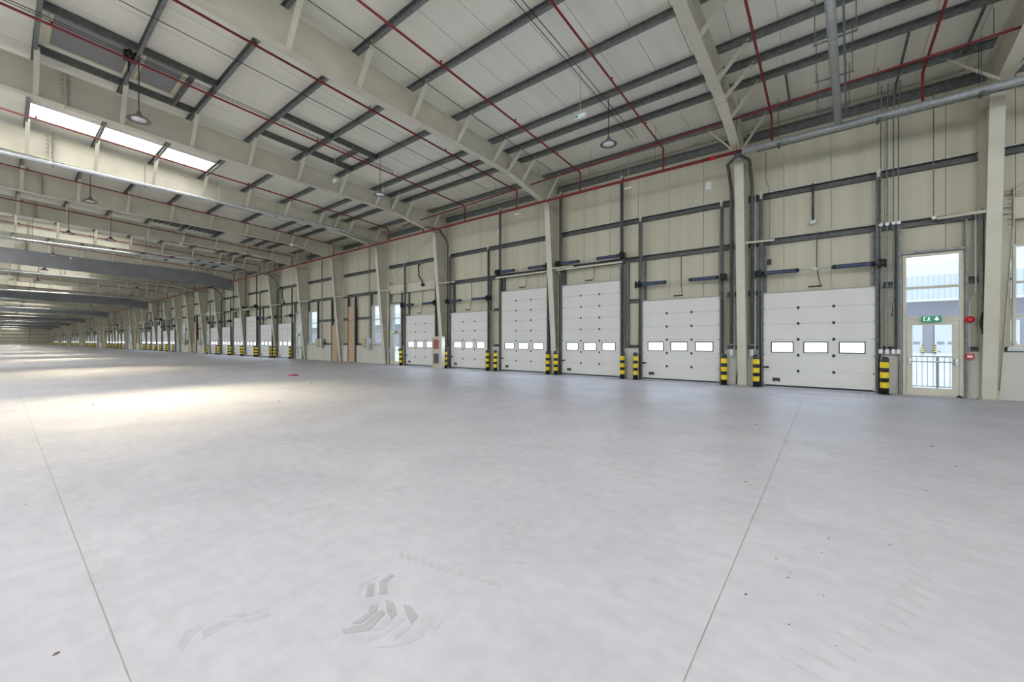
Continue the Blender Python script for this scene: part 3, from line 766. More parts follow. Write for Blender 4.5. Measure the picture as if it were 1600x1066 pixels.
# ------------------------------------------------------------------ portal bracing in the outer bays
def portal(x_col, sgn, length, lab, cut=1.0):
    t = thing('portal_brace', lab, 'frame', (x_col, 0, 0), 'cream portal braces')
    for s0, s1 in ((sgn, 0), (-sgn, length)):
        bx = s1 * sgn + s0 * .03
        q = MB(); q.prism([(bx - .0, 16.83, .25), (bx + s0 * .18, 16.83, .25), (bx + s0 * .42, 16.83, 4.9), (bx + s0 * .42, 16.83, 5.5), (bx, 16.83, 5.5)], (0, .012, 0)); q.obj('leg_web', 'cream_steel', t)
        q = MB(); q.prism([(bx + s0 * .18, 16.75, .25), (bx + s0 * .42, 16.75, 4.9), (bx + s0 * .435, 16.75, 4.9), (bx + s0 * .195, 16.75, .25)], (0, .18, 0)); q.obj('leg_flange', 'cream_steel', t)
        q = MB(); q.box((bx + s0 * .41, 16.74, 4.65), (bx + s0 * .44, 16.93, 5.7))
        for i in range(7): z = 4.75 + i * .14; q.tube([(bx + s0 * .33, 16.79, z), (bx + s0 * .54, 16.79, z)], .014, 6)
        q.obj('bolted_end_plate', 'cream_dark', t)
    q = MB(); xa, xb = sgn * .47, sgn * (length - .47)
    q.box((xa, 16.76, 4.88), (xb, 16.775, 5.45)); q.box((xa, 16.70, 4.86), (xb, 16.80, 4.88)); q.box((xa, 16.70, 5.45), (xb, 16.80, 5.47)); q.obj('portal_beam', 'cream_steel', t)
    q = MB(); q.tube([(sgn * .3, 16.7, 8.6), (sgn * (length - .3), 16.7, 5.6)], .012, 5); q.tube([(sgn * .3, 16.66, 5.6), (sgn * (length - .3), 16.66, 8.6)], .012, 5); q.obj('cross_rods', 'galv_light', t)
portal(3.47, 1, 6.0, 'cream portal brace right of the near right column with bolted beam', 1)
for k in range(4): portal(-24.44 - 40 * k, 1, 6.0, 'cream portal brace beside the %s cluster of six doors, above its far end' % nth(k + 1))

# ------------------------------------------------------------------ sprinkler pipes
def elbow_pts(pts): return pts
x = X_NEAR; k = 0
q = MB(); q.tube([(X_NEAR, 15.22, 7.93), (X_END + 1, 15.22, 7.93)], .056, 8); mp = q.obj('sprinkler_main_pipe', 'red_pipe', smooth=True); tag(mp, 'long red sprinkler main pipe running along the dock wall', 'pipe')
q = MB(); q.tube([(-7.6, 15.22, 7.93), (-7.5, 15.22, 7.93)], .075, 10); q.tube([(-3.2, 15.22, 7.93), (-3.05, 15.22, 7.93)], .07, 10); q.obj('pipe_coupling', 'red_plastic', mp, smooth=True)
bx = [5.4, 2.0, -1.4, -4.8, -8.25, -11.65, -15.1]
while bx[-1] > X_END + 4: bx.append(bx[-1] - 3.4)
def zbr(y): return 8.76 + .045 * (15.22 - y)
for i, x in enumerate(bx):
    q = MB(); yend = -22 if i < 8 else -2
    q.tube([(x, yend, zbr(yend)), (x, 13.0, zbr(13.0)), (x, 15.17, zbr(15.17)), (x, 15.22, zbr(15.22) - .05), (x, 15.22, 7.95)], .031, 6)
    o = q.obj('sprinkler_branch_pipe', 'red_pipe', smooth=True); tag(o, 'thin red sprinkler branch pipe under the roof, %s counted from the right' % nth(i + 1), 'pipe', 'red sprinkler branch pipes')
    if i < 40:
        for y in (.8, 4.1, 7.4, 10.7, 13.4):
            q = MB(); q.tube([(x, y, zbr(y)), (x, y, zbr(y) + .07)], .018, 6); q.tube([(x, y, zbr(y) + .07), (x, y, zbr(y) + .10)], .028, 6); q.obj('sprinkler_head', 'red_pipe', o)
q = MB(); q.tube([(X_NEAR, 13.8, 8.62), (3.4, 14.05, 8.6), (-20.3, 15.05, 8.58)], .028, 6); o = q.obj('sprinkler_cross_pipe', 'red_pipe', smooth=True); tag(o, 'red pipe crossing below the branch pipes and ending near the fifth column', 'pipe')
q = MB()
for i in range(9): xx = 3 - i * 2.6; yy = 14.05 + (3.4 - xx) / 23.7; q.tube([(xx, yy, 8.6), (xx, yy, ztop(yy) + .03)], .006, 4)
q.obj('hanger_rod', 'cable', o)
# hangers of the main
q = MB(); xx = 3.0
while xx > -60: q.tube([(xx, 15.22, 7.95), (xx, 15.22, ztop(15.2))], .006, 4); xx -= 2.7
q.obj('hanger_rod', 'cable', mp)

# galvanized drainage pipes
q = MB(); q.tube([(X_NEAR, 15.0, 7.82), (-2.2, 15.0, 7.82)], .085, 10); t = q.obj('drain_pipe', 'galv_light', smooth=True); tag(t, 'thick galvanized pipe running along the wall head at the right', 'pipe', 'galvanized pipes')
q = MB(); q.csec((X_NEAR, 15.12, 7.70), (-1.8, 15.12, 7.70), .04, .04, (0, 0, 1), (0, -1, 0)); q.obj('carrier_rail', 'galv', t)
for xx in (-1.2, 1.1, 3.0, 5.4):
    q = MB(); q.tube([(xx, 15.0, 7.9), (xx, 15.0, ztop(15))], .008, 4); q.box((xx - .03, 14.88, 7.66), (xx + .03, 15.14, 7.74)); q.obj('pipe_hanger', 'galv_dark', t)
q = MB(); q.tube([(.25, 15.0, 7.88), (.03, 9.4, 7.95), (-.9, -14, 8.05)], .085, 10); t = q.obj('drain_pipe', 'galv_light', smooth=True); tag(t, 'thick galvanized pipe crossing overhead toward the wall at the upper right', 'pipe', 'galvanized pipes')
q = MB(); q.csec((.40, 14.9, 7.97), (.2, 9.4, 8.03), .04, .04, (0, 0, 1), (1, 0, 0))
for yy in (14.3, 12.6, 11.0, 9.5):
    q.box((-.25, yy - .02, 8.05), (.5, yy + .02, 8.08)); q.tube([(-.22, yy, 8.05), (-.22, yy, ztop(yy))], .01, 4); q.tube([(.47, yy, 8.05), (.47, yy, ztop(yy))], .01, 4)
q.obj('pipe_hanger', 'galv', t)
for k in range(8):
    for dx, z in ((-23.9, 8.56), (-39.75, 7.95)):
        q = MB(); xx = dx - 40 * k; q.tube([(xx, -20, z), (xx, 13.2, z), (xx, 15.9, z - .35)], .08 if k < 3 else .09, 8); t = q.obj('drain_pipe', 'galv_light', smooth=True)
        tag(t, 'galvanized pipe crossing under the roof, %s such pipe toward the far end' % nth(2 * k + (1 if dx > -30 else 2)), 'pipe', 'galvanized pipes')
        if k < 2:
            q = MB()
            for yy in (1.3, 4.0, 6.7, 9.4, 12.1):
                q.tube([(xx - .1, yy, z), (xx - .1, yy, ztop(yy))], .008, 4); q.tube([(xx + .1, yy, z), (xx + .1, yy, ztop(yy))], .008, 4); q.box((xx - .12, yy - .02, z - .11), (xx + .12, yy + .02, z - .08))
            q.obj('pipe_hanger', 'galv', t)
# downpipes beside columns
def downpipe(x, y, bend, lab, ztop_=7.85, box=True):
    t = thing('downpipe', lab, 'pipe', (x, y, 0), 'downpipes beside the columns')
    q = MB(); q.tube([(bend, -1.45, ztop_), (0, -.72, ztop_ - .02), (0, -.60, ztop_ - .08), (0, -.06, ztop_ - .62), (0, 0, ztop_ - .75), (0, 0, 1.5)], .055, 8); q.obj('pipe_run', 'galv_dark', t, smooth=True)
    q = MB(); q.tube([(.09, .03, ztop_ - 1.0), (.09, .03, 1.3)], .02, 6); q.obj('conduit', 'galv_light', t)
    q = MB()
    for z in (6.2, 4.6, 3.0): q.tube([(0, 0, z), (0, 0, z + .08)], .065, 8)
    q.obj('pipe_collar', 'galv_dark', t)
    if box:
        q = MB(); q.bevbox((-.07, -.07, 1.06), (.07, .05, 1.30), .015); q.box((-.05, -.08, 1.12), (.05, -.07, 1.24)); q.obj('inspection_box', 'box_grey', t)
downpipe(-2.78, 16.62, .5, 'grey downpipe with inspection box left of the second column')
downpipe(-2.12, 16.62, -.3, 'grey downpipe with inspection box right of the second column')
downpipe(-17.95, 16.62, -.3, 'grey downpipe running down right of the fourth column', 8.2, False)
downpipe(-42.0, 16.62, -.3, 'grey downpipe running down right of the eighth column', 8.0, False)
downpipe(-57.9, 16.62, -.3, 'grey downpipe running down right of the tenth column', 8.0, False)

# conduits on the right bay, with switch boxes
for i, (x, zt_) in enumerate(((1.30, 9.0), (1.44, 9.0), (1.58, 9.0), (1.70, 9.0))):
    if i == 3: x = 1.69
    t = thing('wall_conduit', '%s of four thin conduits between first dock door and glazed exit' % ['leftmost', 'second from left', 'third from left', 'rightmost'][i], 'conduit', (x - .02, 16.60, 0), 'conduits left of the exit')
    q = MB(); q.tube([(0, 0, 1.36), (0, 0, 8.2), (-.03, -.6, 9.1)], .017, 6); q.obj('conduit_tube', 'galv', t)
    q = MB(); q.bevbox((-.045, -.03, 1.22), (.045, .04, 1.35), .012); q.box((-.03, -.036, 1.25), (.03, -.03, 1.31)); q.obj('switch_box', 'white_paint', t)
    q = MB(); q.tube([(0, -.01, 5.14), (0, -.06, 5.14)], .05, 10); q.obj('junction_box', 'white_paint', t)
q = MB(); q.tube([(2.42, 16.72, 9.0), (2.42, 16.72, 5.2)], .013, 6, 'galv'); q.tube([(2.42, 16.72, 5.17), (2.42, 16.66, 5.17)], .05, 10, 'white_paint'); tag(q.obj('wall_conduit', None), 'single thin conduit dropping to the middle rail above the glazed exit', 'conduit')
t = thing('wall_conduit', 'bent grey conduit with red beacon and red call point right of the exit', 'conduit', (3.12, 16.72, 0))
q = MB(); q.tube([(.12, 0, 5.2), (.12, 0, 2.95), (0, 0, 2.75), (0, 0, 1.25)], .016, 6); q.obj('conduit_tube', 'galv_light', t)
q = MB(); q.tube([(0, -.02, 2.2), (0, -.05, 2.2), (0, -.10, 2.2)], [.10, .10, .04], 12); q.obj('red_beacon', 'red_plastic', t)
q = MB(); q.bevbox((-.085, -.05, 1.10), (.085, .02, 1.24), .012); o = q.obj('call_point', 'red_plastic', t)
q = MB(); q.box((-.05, -.054, 1.14), (.05, -.05, 1.20)); q.obj('call_plate', 'white_paint', o)
q = MB(); q.tube([(.24, .02, 5.25), (.24, .02, 2.0)], .024, 6); q.tube([(.30, .02, 5.1), (.30, .02, 1.4)], .022, 6); q.obj('conduit_tube', 'galv', t)
q = MB(); q.tube([(.24, .0, 2.4), (.20, -.02, 2.1), (.22, -.02, 1.95), (.26, -.02, 1.85)], .025, 6); q.tube([(.26, -.04, 1.84), (.26, .0, 1.84)], .05, 10); q.obj('hanging_lead', 'cable', t)
q = MB(); q.tube([(1.62, 16.70, 2.9), (1.56, 16.66, 2.75), (1.54, 16.66, 2.4)], .016, 6, 'cable'); q.tube([(1.54, 16.62, 2.38), (1.54, 16.68, 2.38)], .03, 8, 'cable'); tag(q.obj('loose_cable', None), 'short loose black cable between the four conduits and the exit door', 'cable')
# vertical galvanized band posts by the right column and beside the exit
for x, lab in ((1.52, 'galvanized post immediately left of the glazed exit door'), (3.32, 'galvanized post close left of the rightmost column')):
    q = MB(); q.csec((x + .1, 16.78, 0 if x > 2 else 1.36), (x + .1, 16.78, 5.0), .10, .14, (0, 1, 0), (1, 0, 0)); tag(q.obj('wall_post', 'galv_dark'), lab, 'post')

# lamp bracket hanging above the first door
def chain_box(x, z0, z1, lab, grp=None):
    t = thing('cable_drop', lab, 'fitting', (x, 16.72, 0), grp)
    q = MB(); q.box((-.035, 0, z0), (-.01, .03, z1)); q.box((.01, 0, z0), (.03, .03, z1 - .1)); q.tube([(0, -.02, z1), (.02, -.04, (z0 + z1) / 2), (-.01, -.03, z0)], .02, 6); q.obj('cable_loop', 'cable', t)
    q = MB(); q.bevbox((-.10, -.06, z0 - .12), (.10, .03, z0), .015); q.tube([(-.15, -.02, z0 - .05), (.15, -.02, z0 - .05)], .012, 6); q.obj('socket_box', 'box_grey', t)
chain_box(-.38, 5.62, 6.85, 'black cable loop with grey socket box hanging above the first dock door')
q = MB(); q.bevbox((-.06, -.03, -.09), (.06, .03, .09), .01); q.tube([(0, .0, .09), (0, .0, 2.6), (-.1, .0, 2.9), (-.1, .0, 3.9)], .008, 5); o = q.obj('cable_switch', 'cable'); o.location = (-1.62, 16.80, 4.4); tag(o, 'small black switch with thin lead at the upper left of the first door', 'switch')
def cable_hook(x, lab):
    q = MB(); q.tube([(0, 0, 6.5), (-.02, -.12, 6.6), (.0, -.15, 6.4), (.02, -.15, 5.8), (.35, -.15, 5.45), (.4, -.15, 5.25)], .045, 8); q.tube([(.4, -.22, 5.2), (.4, -.08, 5.2)], .1, 10); o = q.obj('cable_hook', 'cable'); o.location = (x, 16.8, 0); tag(o, lab, 'fitting', 'black bent cable arms')
cable_hook(-20.7, 'black bent cable arm hanging from the upper rail above the sixth door')
cable_hook(-38.9 - 2.0, 'black bent cable arm hanging from the upper rail above the seventh door')

# small square white signal boxes and drop fittings
for x, z, lab in ((-3.62, 7.62, 'small white square plate high on the wall above the second door'), (-14.2, 7.62, 'small white square plate high on the wall above the fourth door'), (-19.9, 6.0, 'small grey plate')):
    if z < 7: continue
    q = MB(); q.bevbox((-.11, -.03, -.16), (.11, 0, .16), .01); q.box((-.05, -.034, -.03), (.05, -.03, .07)); o = q.obj('wall_plate', 'white_paint'); o.location = (x, Y_WALL, z); tag(o, lab, 'plate')
for x, y, z, lab in ((-6.3, 15.6, 7.75, 'white emergency light on a rod near the wall above the second door'), (-11.9, 15.6, 7.8, 'white emergency light on a rod near the wall above the fourth door')):
    t = thing('emergency_light', lab, 'lamp', (x, y, z), 'hanging emergency lights'); q = MB(); q.bevbox((-.14, -.05, -.03), (.14, .05, .03), .015); q.obj('lamp_body', 'white_paint', t)
    q = MB(); q.tube([(0, 0, .03), (0, 0, ztop(y) - z + .22)], .014, 5); q.obj('rod', 'galv_light', t)
for x, y, z, lab in ((-5.54, 10.22, 8.0, 'white emergency light hanging below the roof between first and second rafters seen'), (-16.67, 8.9, 8.5, 'white emergency light with green mark hanging left of the third rafter'), (-34.5, 7.6, 8.2, 'small white emergency light under the far roof, nearer the wall'), (-46.0, 3.4, 8.0, 'small white emergency light before the first dark curtain'), (-28.0, 12.0, 8.0, 'white emergency light near the wall end of the fifth rafter')):
    t = thing('emergency_light', lab, 'lamp', (x, y, z), 'hanging emergency lights'); q = MB(); q.bevbox((-.17, -.05, -.05), (.17, .05, .05), .015); q.obj('lamp_body', 'white_paint', t)
    q = MB(); q.box((-.15, -.055, -.03), (-.05, -.05, .03)); q.obj('green_mark', 'green_sign', t)
    q = MB(); q.tube([(0, 0, .05), (0, 0, ztop(y) - z + .22)], .012, 5); q.obj('rod', 'galv_light', t)

# high-bay lamps on cables
def make_lamp():
    t = thing('high_bay_lamp', 'x', 'lamp')
    q = MB(); q.lathe([(.02, .20), (.05, .20), (.07, .12), (.13, .08), (.27, -.02), (.275, -.04), (.25, -.035), (.12, .06), (0, .06)], n=20); q.obj('shade', 'lamp_shade', t, smooth=True)
    q = MB(); q.lathe([(0, -.03), (.17, -.03), (.17, .0)], n=16); q.obj('lens', 'lamp_lens', t, smooth=True)
    q = MB(); q.tube([(0, 0, 0), (0, 0, 1)], .014, 6); q.obj('suspension_cable', 'cable', t, loc=(0, 0, .18))
    return t
lp = [(-15.48, 2.46, 7.95), (-15.44, 10.31, 8.05), (-5.53, 12.07, 7.95), (-28.5, 2.76, 8.5), (-35.9, 2.57, 8.1), (-35.8, 4.36, 8.05), (-5.5, 2.4, 8.0), (-46, 2.5, 8.1)]
for k in range(1, 6):
    for dx, y in ((-15.5, 2.5), (-15.5, 10.3), (-26, 2.5), (-36, 2.6), (-26, 10.3), (-46, 2.5)): lp.append((dx - 40 * k, y, 8.05))
l0 = None
for i, (x, y, z) in enumerate(lp):
    lab = 'conical high-bay lamp hanging on a cable, %s of the lamps going from near to far' % nth(i + 1)
    if l0 is None: l0 = make_lamp(); l0.location = (x, y, z); tag(l0, lab); c = l0
    else: c = copy_tree(l0, (x, y, z), lab)
    tag(c, group='hanging high-bay lamps')
    for ch in c.children:
        if ch.name.startswith('suspension'): ch.scale.z = ztop(y) + .22 - z - .18

# thin cables strung under the roof along the rafters direction
for i, (x, a, b_) in enumerate(((-5.7, 3.0, 14.6), (-5.55, 3.0, 14.6), (-15.62, -1.0, 11.0), (-15.5, -1.0, 11.0), (-9.6, 2.0, 15.0), (-13.3, 1.0, 15.0), (-19.6, 1.0, 15.0), (-27.4, 1.0, 15.0), (-33.4, 1.0, 15.0))):
    q = MB(); q.tube([(x, a, ztop(a) - .03), (x, b_, ztop(b_) - .03)], .011, 5); o = q.obj('roof_cable', 'cable'); tag(o, 'thin dark cable strung below the purlins, %s counted from the right' % nth([0, 1, 2, 3, 4, 5, 6, 7, 8].index(i) + 1), 'cable', 'thin roof cables')

# ------------------------------------------------------------------ smoke curtains
def curtain(k):
    x = -50.44 - 40 * k + .18
    t = thing('smoke_curtain', 'dark grey smoke curtain hanging under a rafter, %s from the near end' % nth(k + 1), 'curtain', (x, 0, 0), 'dark smoke curtains')
    ys = [-24 + i * .75 for i in range(54)]; ys = [y for y in ys if y < 15.4] + [15.45]
    for j0 in range(0, len(ys) - 1, 9):
        seg = ys[j0:j0 + 10]; q = MB()
        for a, b_ in zip(seg, seg[1:]):
            oa = .03 * math.sin(a * 2.1); ob = .03 * math.sin(b_ * 2.1)
            za, zb = zbot(a) + .05, zbot(b_) + .05
            q.quad([(oa, a, za - 1.2), (ob, b_, zb - 1.2), (0, b_, zb), (0, a, za)]); q.quad([(oa - .01, b_, zb - 1.2), (oa - .01, a, za - 1.2), (-.01, a, za), (-.01, b_, zb)])
            q.box((oa - .02, a, za - 1.22), (oa + .01, b_, za - 1.18))
        q.obj('curtain_length', 'curtain', t)
for k in range(7): curtain(k)

# ------------------------------------------------------------------ cabinets in the wall bays
t = thing('hose_cabinet', 'cream fire hose cabinet with red upper and dark lower door beside the bollard', 'cabinet', (-18.15, 16.05, 0))
q = MB(); q.bevbox((-.42, -.14, .08), (.42, .16, 1.88), .02); q.box((-.38, -.1, 0), (.38, .12, .08)); q.obj('body', 'cream_steel', t)
q = MB(); q.box((-.36, -.155, 1.06), (.36, -.14, 1.82)); d = q.obj('upper_door', 'cream_dark', t)
q = MB(); q.bevbox((-.22, -.165, 1.14), (.22, -.155, 1.70), .003); q.obj('red_window', 'red_cabinet', d)
q = MB(); q.box((-.36, -.155, .14), (.36, -.14, 1.02)); d = q.obj('lower_door', 'cream_dark', t)
q = MB(); q.bevbox((-.22, -.165, .30), (.22, -.155, .88), .003); q.obj('dark_window', 'dark_cabinet', d)
for n, (x, lab) in enumerate(((-33.75, 'beige electrical box on the wall right of the third window'), (-26.75, 'beige electrical box on the wall left of the second window'), (-73.75, 'distant beige electrical box'), (-66.75, 'second distant beige electrical box'))):
    if n > 1: lab += (' in the second window bay' if n == 2 else ' beside the far window')
    t = thing('electrical_box', lab, 'cabinet', (x, 16.72, 0), 'beige electrical boxes')
    q = MB(); q.bevbox((-.30, -.22, 1.12), (.22, .1, 1.82), .02); q.obj('body', 'box_beige', t)
    q = MB(); q.box((-.26, -.235, 1.16), (.18, -.22, 1.78)); d = q.obj('lid', 'box_beige', t)
    q = MB(); q.tube([(-.0, -.235, 1.22), (-.0, -.27, 1.22)], .04, 8); q.obj('red_switch', 'red_plastic', d)
    q = MB(); q.bevbox((.26, -.18, 1.05), (.52, .08, 1.80), .02); q.obj('side_box', 'box_grey', t)
    q = MB()
    for dx in (.30, .38, .46): q.tube([(dx, 0, 1.8), (dx, 0, 9.0)], .014, 5)
    q.obj('conduit_tube', 'galv', t)
# white taped roll leaning by the far exit
q = MB(); q.tube([(-3.05 + .42, 16.66, .02), (-3.05 + .48, 16.72, .78)], .02, 6); tag(q.obj('rubber_strip', 'black_rubber'), 'black rubber strip leaning on the wall right of the second door', 'strip')
# wall-base grime: dock plates set in the floor before each door
def dock_frame(xc, n):
    q = MB(); w = 1.05; z = .003
    for a, b_, c_, d in ((-w, w, 15.15, 15.17), (-w, -w + .02, 15.17, 16.5), (w - .02, w, 15.17, 16.5)): q.box((a, c_, -.001), (b_, d, z))
    q.box((-w - .18, 15.0, -.001), (w + .18, 15.012, z)); q.box((-w - .18, 15.0, -.001), (-w - .168, 16.5, z)); q.box((w + .168, 15.0, -.001), (w + .18, 16.5, z))
    o = q.obj('floor_frame', 'joint_sand'); o.location.x = xc; tag(o, 'thin steel edged patch in the floor before the %s dock door' % nth(n + 1), 'floor frame', 'floor frames before the doors')
for n in range(6): dock_frame((doors[n][0] + doors[n][1]) / 2, n)

# ------------------------------------------------------------------ things lying on the floor
def fl(px, py):
    r = (px - 800) / F_PX; v = (HORIZON - py) / F_PX; s = math.cos(th); c = math.sin(th)
    a = (-s + r * c, c + r * s, v); t_ = -EYE / v
    return (a[0] * t_, a[1] * t_)
# crumpled pink film
q = MB(); rnd = random.Random(3); x, y = fl(459, 587)
pts = []
for i in range(7):
    for j in range(4):
        pts.append((x - .28 + .09 * i + rnd.uniform(-.02, .02), y - .15 + .09 * j, .005 + rnd.uniform(0, .09) * (1 - abs(j - 1.5) / 2)))
q.v = pts; q.m = []
for i in range(6):
    for j in range(3): q.f.append((i * 4 + j, (i + 1) * 4 + j, (i + 1) * 4 + j + 1, i * 4 + j + 1)); q.m.append(0)
o = q.obj('film_scrap', 'pink_film'); sm = o.modifiers.new('thickness', 'SOLIDIFY'); sm.thickness = .004; tag(o, 'crumpled bright pink plastic scrap lying on the floor at the left', 'scrap')
def chip(px, py, s_, lab, m='chip_brown', cat='debris', name='wood_chip'):
    x, y = fl(px, py); rnd = random.Random(int(px)); q = MB(); n_ = 7; ring = []
    for i in range(n_):
        a = 2 * PI * i / n_; rr = s_ * rnd.uniform(.6, 1.1); ring.append((rr * math.cos(a), rr * .55 * math.sin(a), 0))
    top = [(p[0] * .7, p[1] * .7, s_ * .35) for p in ring]
    k = len(q.v); q.v += ring + top; q.f.append(tuple(range(n_ * 2 - 1, n_ - 1, -1))[::-1]); q.m.append(0)
    for i in range(n_): j = (i + 1) % n_; q.f.append((i, j, n_ + j, n_ + i)); q.m.append(0)
    o = q.obj(name, m); o.location = (x, y, .0); o.rotation_euler = (0, 0, rnd.uniform(0, 3)); tag(o, lab, cat, 'small floor debris')
CH = [(1295, 842, .022, 'largest brown chip on the right half of the floor'), (1390, 852, .018, 'brown chip right of the largest chip'), (1284, 864, .013, 'tiny brown chip below the largest chip'), (1213, 873, .018, 'brown chip right of the floor joint'),
      (1235, 895, .012, 'small tan chip under the joint-side chip'), (1231, 903, .02, 'flat tan chip just below a smaller one'), (1287, 931, .012, 'tiny dark chip lower right of centre'), (1165, 753, .03, 'brown chip left of the floor joint, further back'),
      (1228, 691, .03, 'small dark chip on the far part of the joint'), (1182, 664, .03, 'dark chip toward the second dock door'), (1233, 976, .014, 'dark chip near the bottom right tread marks'), (1306, 1010, .012, 'chip close to the bottom edge at right'),
      (1237, 785, .018, 'tiny chip beside the joint midway'), (1495, 729, .03, 'dark chip on the right side of the floor'), (1447, 767, .02, 'dark dot chip right of centre'), (1515, 723, .02, 'small chip near the right edge'),
      (1458, 658, .05, 'white paper scrap on the floor before the glazed exit'), (1457, 698, .05, 'flat brown piece on the floor before the glazed exit'), (487, 599, .07, 'dark lump on the floor right of the pink scrap'), (145, 633, .06, 'pale brown piece in the sunlit patch at left'),
      (1165, 929, .02, 'small dark bent piece near the floor joint'), (436, 628, .06, 'tan piece in the end of the sunlit patch'), (405, 818, .012, 'brown speck on the left half of the floor'), (88, 1022, .03, 'dusty brown leaf shape at lower left'), (40, 789, .015, 'dark speck left of the left joint')]
for px, py, s_, lab in CH: chip(px, py, s_ * .6, lab, 'white_paint' if 'white' in lab else ('black_rubber' if 'dark' in lab else 'chip_brown'))

# tyre tread prints in the dust: flat lug shapes on the slab
def print_obj(polys, m, lab, name='tyre_print', z=.0012):
    t = thing(name, lab, 'tyre print', (*fl(*polys[0][0]), 0), 'tyre prints in the dust'); ox, oy = t.location.x, t.location.y
    for poly in polys:
        q = MB(); pts = [fl(px, py) for px, py in poly]; pts = [(a - ox, b_ - oy) for a, b_ in pts]
        ar = sum(pts[i][0] * pts[(i + 1) % len(pts)][1] - pts[(i + 1) % len(pts)][0] * pts[i][1] for i in range(len(pts)))
        if ar < 0: pts = pts[::-1]
        q.prism([(x, y, 0.0) for x, y in pts], (0, 0, z * (1 + .12 * len(t.children)) + (.002 if m == 'tyre_dust' else 0)))
        q.obj('tread_mark', m, t)
    return t
def c8(x, y): return (480 + x / 5.92, 860 + y / 5.92)
print_obj([[c8(*p) for p in pl] for pl in (
    [(670, 300), (775, 220), (805, 235), (740, 295), (740, 410), (665, 410)],
    [(560, 320), (625, 300), (620, 420), (540, 440)],
    [(720, 460), (800, 480), (830, 580), (780, 640), (740, 560)],
    [(650, 570), (700, 560), (720, 590), (575, 745), (340, 780), (320, 740), (520, 690)],
    [(890, 505), (960, 520), (1025, 615), (960, 680), (920, 600)],
    [(580, 520), (650, 500), (640, 560), (500, 680), (420, 680), (560, 580)])],
    'tyre_dust', 'bold grey tractor tread print in the dust, lower centre')
print_obj([[c8(*p) for p in pl] for pl in (
    [(740, 640), (660, 690), (600, 745), (700, 745), (790, 640)],
    [(860, 620), (905, 640), (720, 790), (575, 855), (440, 820), (700, 770)],
    [(960, 690), (1010, 640), (930, 740), (800, 835), (820, 790)],
    [(1040, 740), (1110, 735), (1060, 810), (900, 880), (720, 905), (640, 905), (880, 850)],
    [(640, 240), (660, 245), (520, 330), (500, 410), (450, 400), (480, 320)],
    [(1160, 620), (1240, 640), (1200, 740), (1130, 700)])],
    'tyre_dust_light', 'fainter outer lugs around the bold tread print, lower centre')
print_obj([[(277, 1013), (290, 985), (310, 975), (320, 978), (300, 995), (285, 1018)], [(315, 985), (345, 972), (400, 965), (420, 958), (425, 962), (395, 972), (350, 980), (318, 1000)], [(345, 965), (380, 958), (410, 952), (408, 957), (375, 965)]], 'tyre_dust_light', 'curved faint scuff on the floor at lower left')
print_obj([[(785, 830), (800, 820), (830, 817), (838, 822), (812, 828), (795, 838)], [(780, 850), (795, 843), (800, 858), (785, 868)], [(770, 875), (835, 878), (830, 882), (775, 880)], [(805, 828), (835, 826), (820, 838), (800, 842)]], 'tyre_dust_light', 'small faint tread print right of centre')
print_obj([[(270, 750), (285, 745), (312, 745), (312, 750), (290, 756)], [(290, 741), (305, 741), (300, 744), (288, 744)]], 'tyre_dust_light', 'small oval scuff on the floor, left of centre')
# chain of faint chevrons sweeping to the lower right
ch = []
for i in range(16):
    a = i / 15.0; cx_ = 1400 + 40 * math.sin(a * 3) - 170 * a ** 2 + 30; cy_ = 850 + 200 * a
    w_ = 26 + 22 * a; h_ = 2 + 2.2 * a
    ch.append([(cx_ - w_, cy_ - w_ * .55), (cx_ + w_ * .3, cy_ + h_ * 1.5), (cx_ + w_ * .35, cy_ + h_ * 3.2), (cx_ - w_, cy_ - w_ * .55 + h_)])
print_obj(ch, 'tyre_dust_light', 'row of faint slanting tread lugs on the floor at lower right')
ch = []
for i in range(14):
    a = i / 13.0; cx_ = 930 + 150 * a + 0; cy_ = 868 + 45 * a; w_ = 7 + 3 * a
    ch.append([(cx_ - w_, cy_ - 4), (cx_, cy_ - 6), (cx_ + w_ * .4, cy_ + 4), (cx_ - w_ * .6, cy_ + 5)])
ch = [p for p in ch]
print_obj([[(x - 300, y) for x, y in p] for p in ch], 'tyre_dust_light', 'faint chain of small tread blocks right of the bold print')

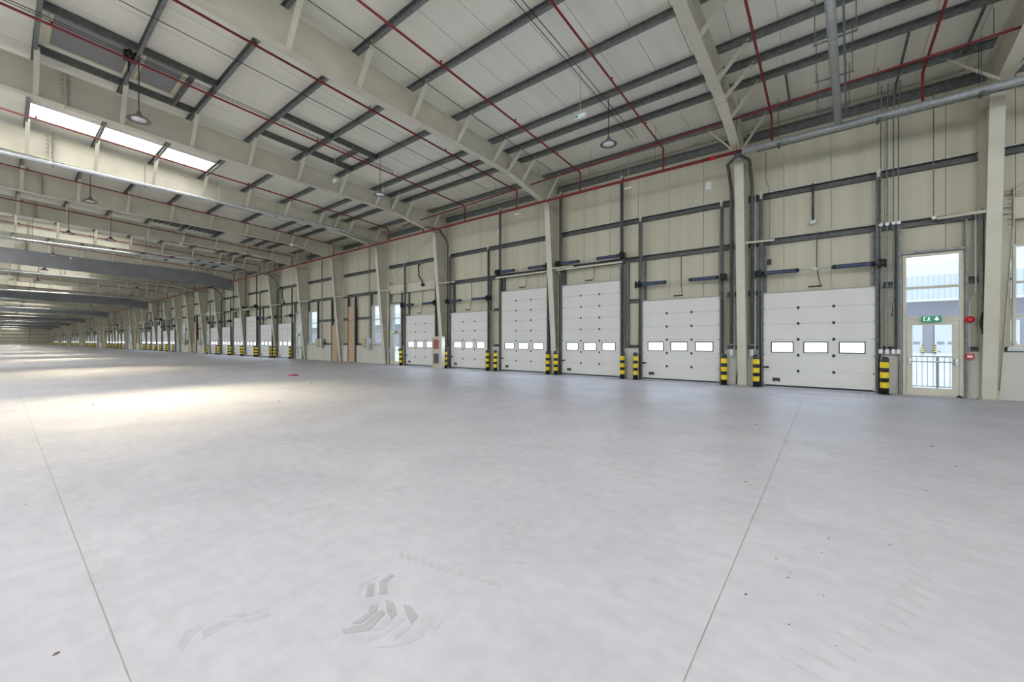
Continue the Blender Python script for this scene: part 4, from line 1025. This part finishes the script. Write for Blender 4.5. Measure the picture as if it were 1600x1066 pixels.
# ------------------------------------------------------------------ outside: yard, railing, opposite building
q = MB(); q.box((-420, Y_OUT + 1.6, -1.4), (160, 240, -1.2)); tag(q.obj('yard_ground', 'yard'), 'bright concrete truck yard outside the doors', 'ground', kind='structure')
q = MB(); q.box((-420, -160, -1.4), (160, Y_OPEN, -.02)); tag(q.obj('open_ground', 'yard'), 'bright open ground behind the hall', 'ground', kind='structure')
q = MB(); q.box((-420, Y_OUT, -1.3), (160, Y_OUT + 1.6, -.02)); tag(q.obj('dock_ledge', 'yard'), 'concrete ledge outside the dock wall', 'ledge', kind='structure')
q = MB(); q.box((X_NEAR + .5, Y_OPEN, -.3), (160, Y_OUT, -.02)); tag(q.obj('side_ground', 'yard'), 'bright ground beyond the near end of the hall', 'ground', kind='structure')
def railing(xa, xb, lab):
    t = thing('railing', lab, 'railing', ((xa + xb) / 2, 18.55, 0)); w = (xb - xa) / 2
    q = MB(); q.box((-w, -.02, 1.08), (w, .02, 1.12)); q.box((-w, -.015, .12), (w, .015, .15)); q.obj('rail_bars', 'galv_light', t)
    n_ = int(2 * w / .125)
    for i in range(n_ + 1):
        q = MB(); xx = -w + i * 2 * w / n_; q.box((xx - .008, -.008, .15), (xx + .008, .008, 1.08)); q.obj('baluster', 'galv_light', t)
    for xx in (-w * .35, w * .5):
        q = MB(); q.box((xx - .025, -.03, -.02), (xx + .025, .03, 1.12)); q.obj('post', 'galv_light', t)
railing(1.3, 5.8, 'grey steel railing outside the near glazed exit door')
YB = 76.0
t = thing('opposite_building', 'pale clad warehouse with grey band and white dock doors seen outside', 'building', (0, YB, 0))
q = MB(); q.box((-400, 0, -1.2), (150, 20, 10.2)); q.obj('wall', 'clad_grey', t)
q = MB(); xx = -60
while xx < 100: q.box((xx, -.32, 7.0), (xx + .35, -.02, 10.35)); xx += .5
q.box((-400, -.27, 7.0), (150, -.02, 10.3)); q.obj('upper_cladding', 'clad_pale', t)
q = MB(); q.box((-400, -1.2, 6.85), (150, 0, 7.1)); q.obj('canopy', 'white_paint', t)
for i in range(40):
    x = 10.5 + 2.07 + (i - 22) * 4.14; q = MB(); q.box((x - 1.5, -.25, 0), (x + 1.5, -.02, 4.2)); d = q.obj('dock_door', 'clad_pale', t)
    q = MB()
    for wx_ in (-.95, 0, .95): q.box((x + wx_ - .33, -.28, 1.2), (x + wx_ + .33, -.24, 1.55))
    q.box((x - 1.2, -.28, .2), (x - .95, -.24, .35)); q.obj('door_window', 'clad_grey', d)
q = MB(); q.box((-400, -.4, -1.2), (150, 0, 0)); q.obj('dock_base', 'white_paint', t)
for i in range(39):
    x = 10.5 + (i - 21) * 4.14
    for dx in (-.56, .56): c = copy_tree(bol, (x + dx, YB - .6, 0), '%s striped bollard of pair %s in front of the opposite building' % ('left' if dx < 0 else 'right', nth(i + 1)), 'bollards of the opposite building')
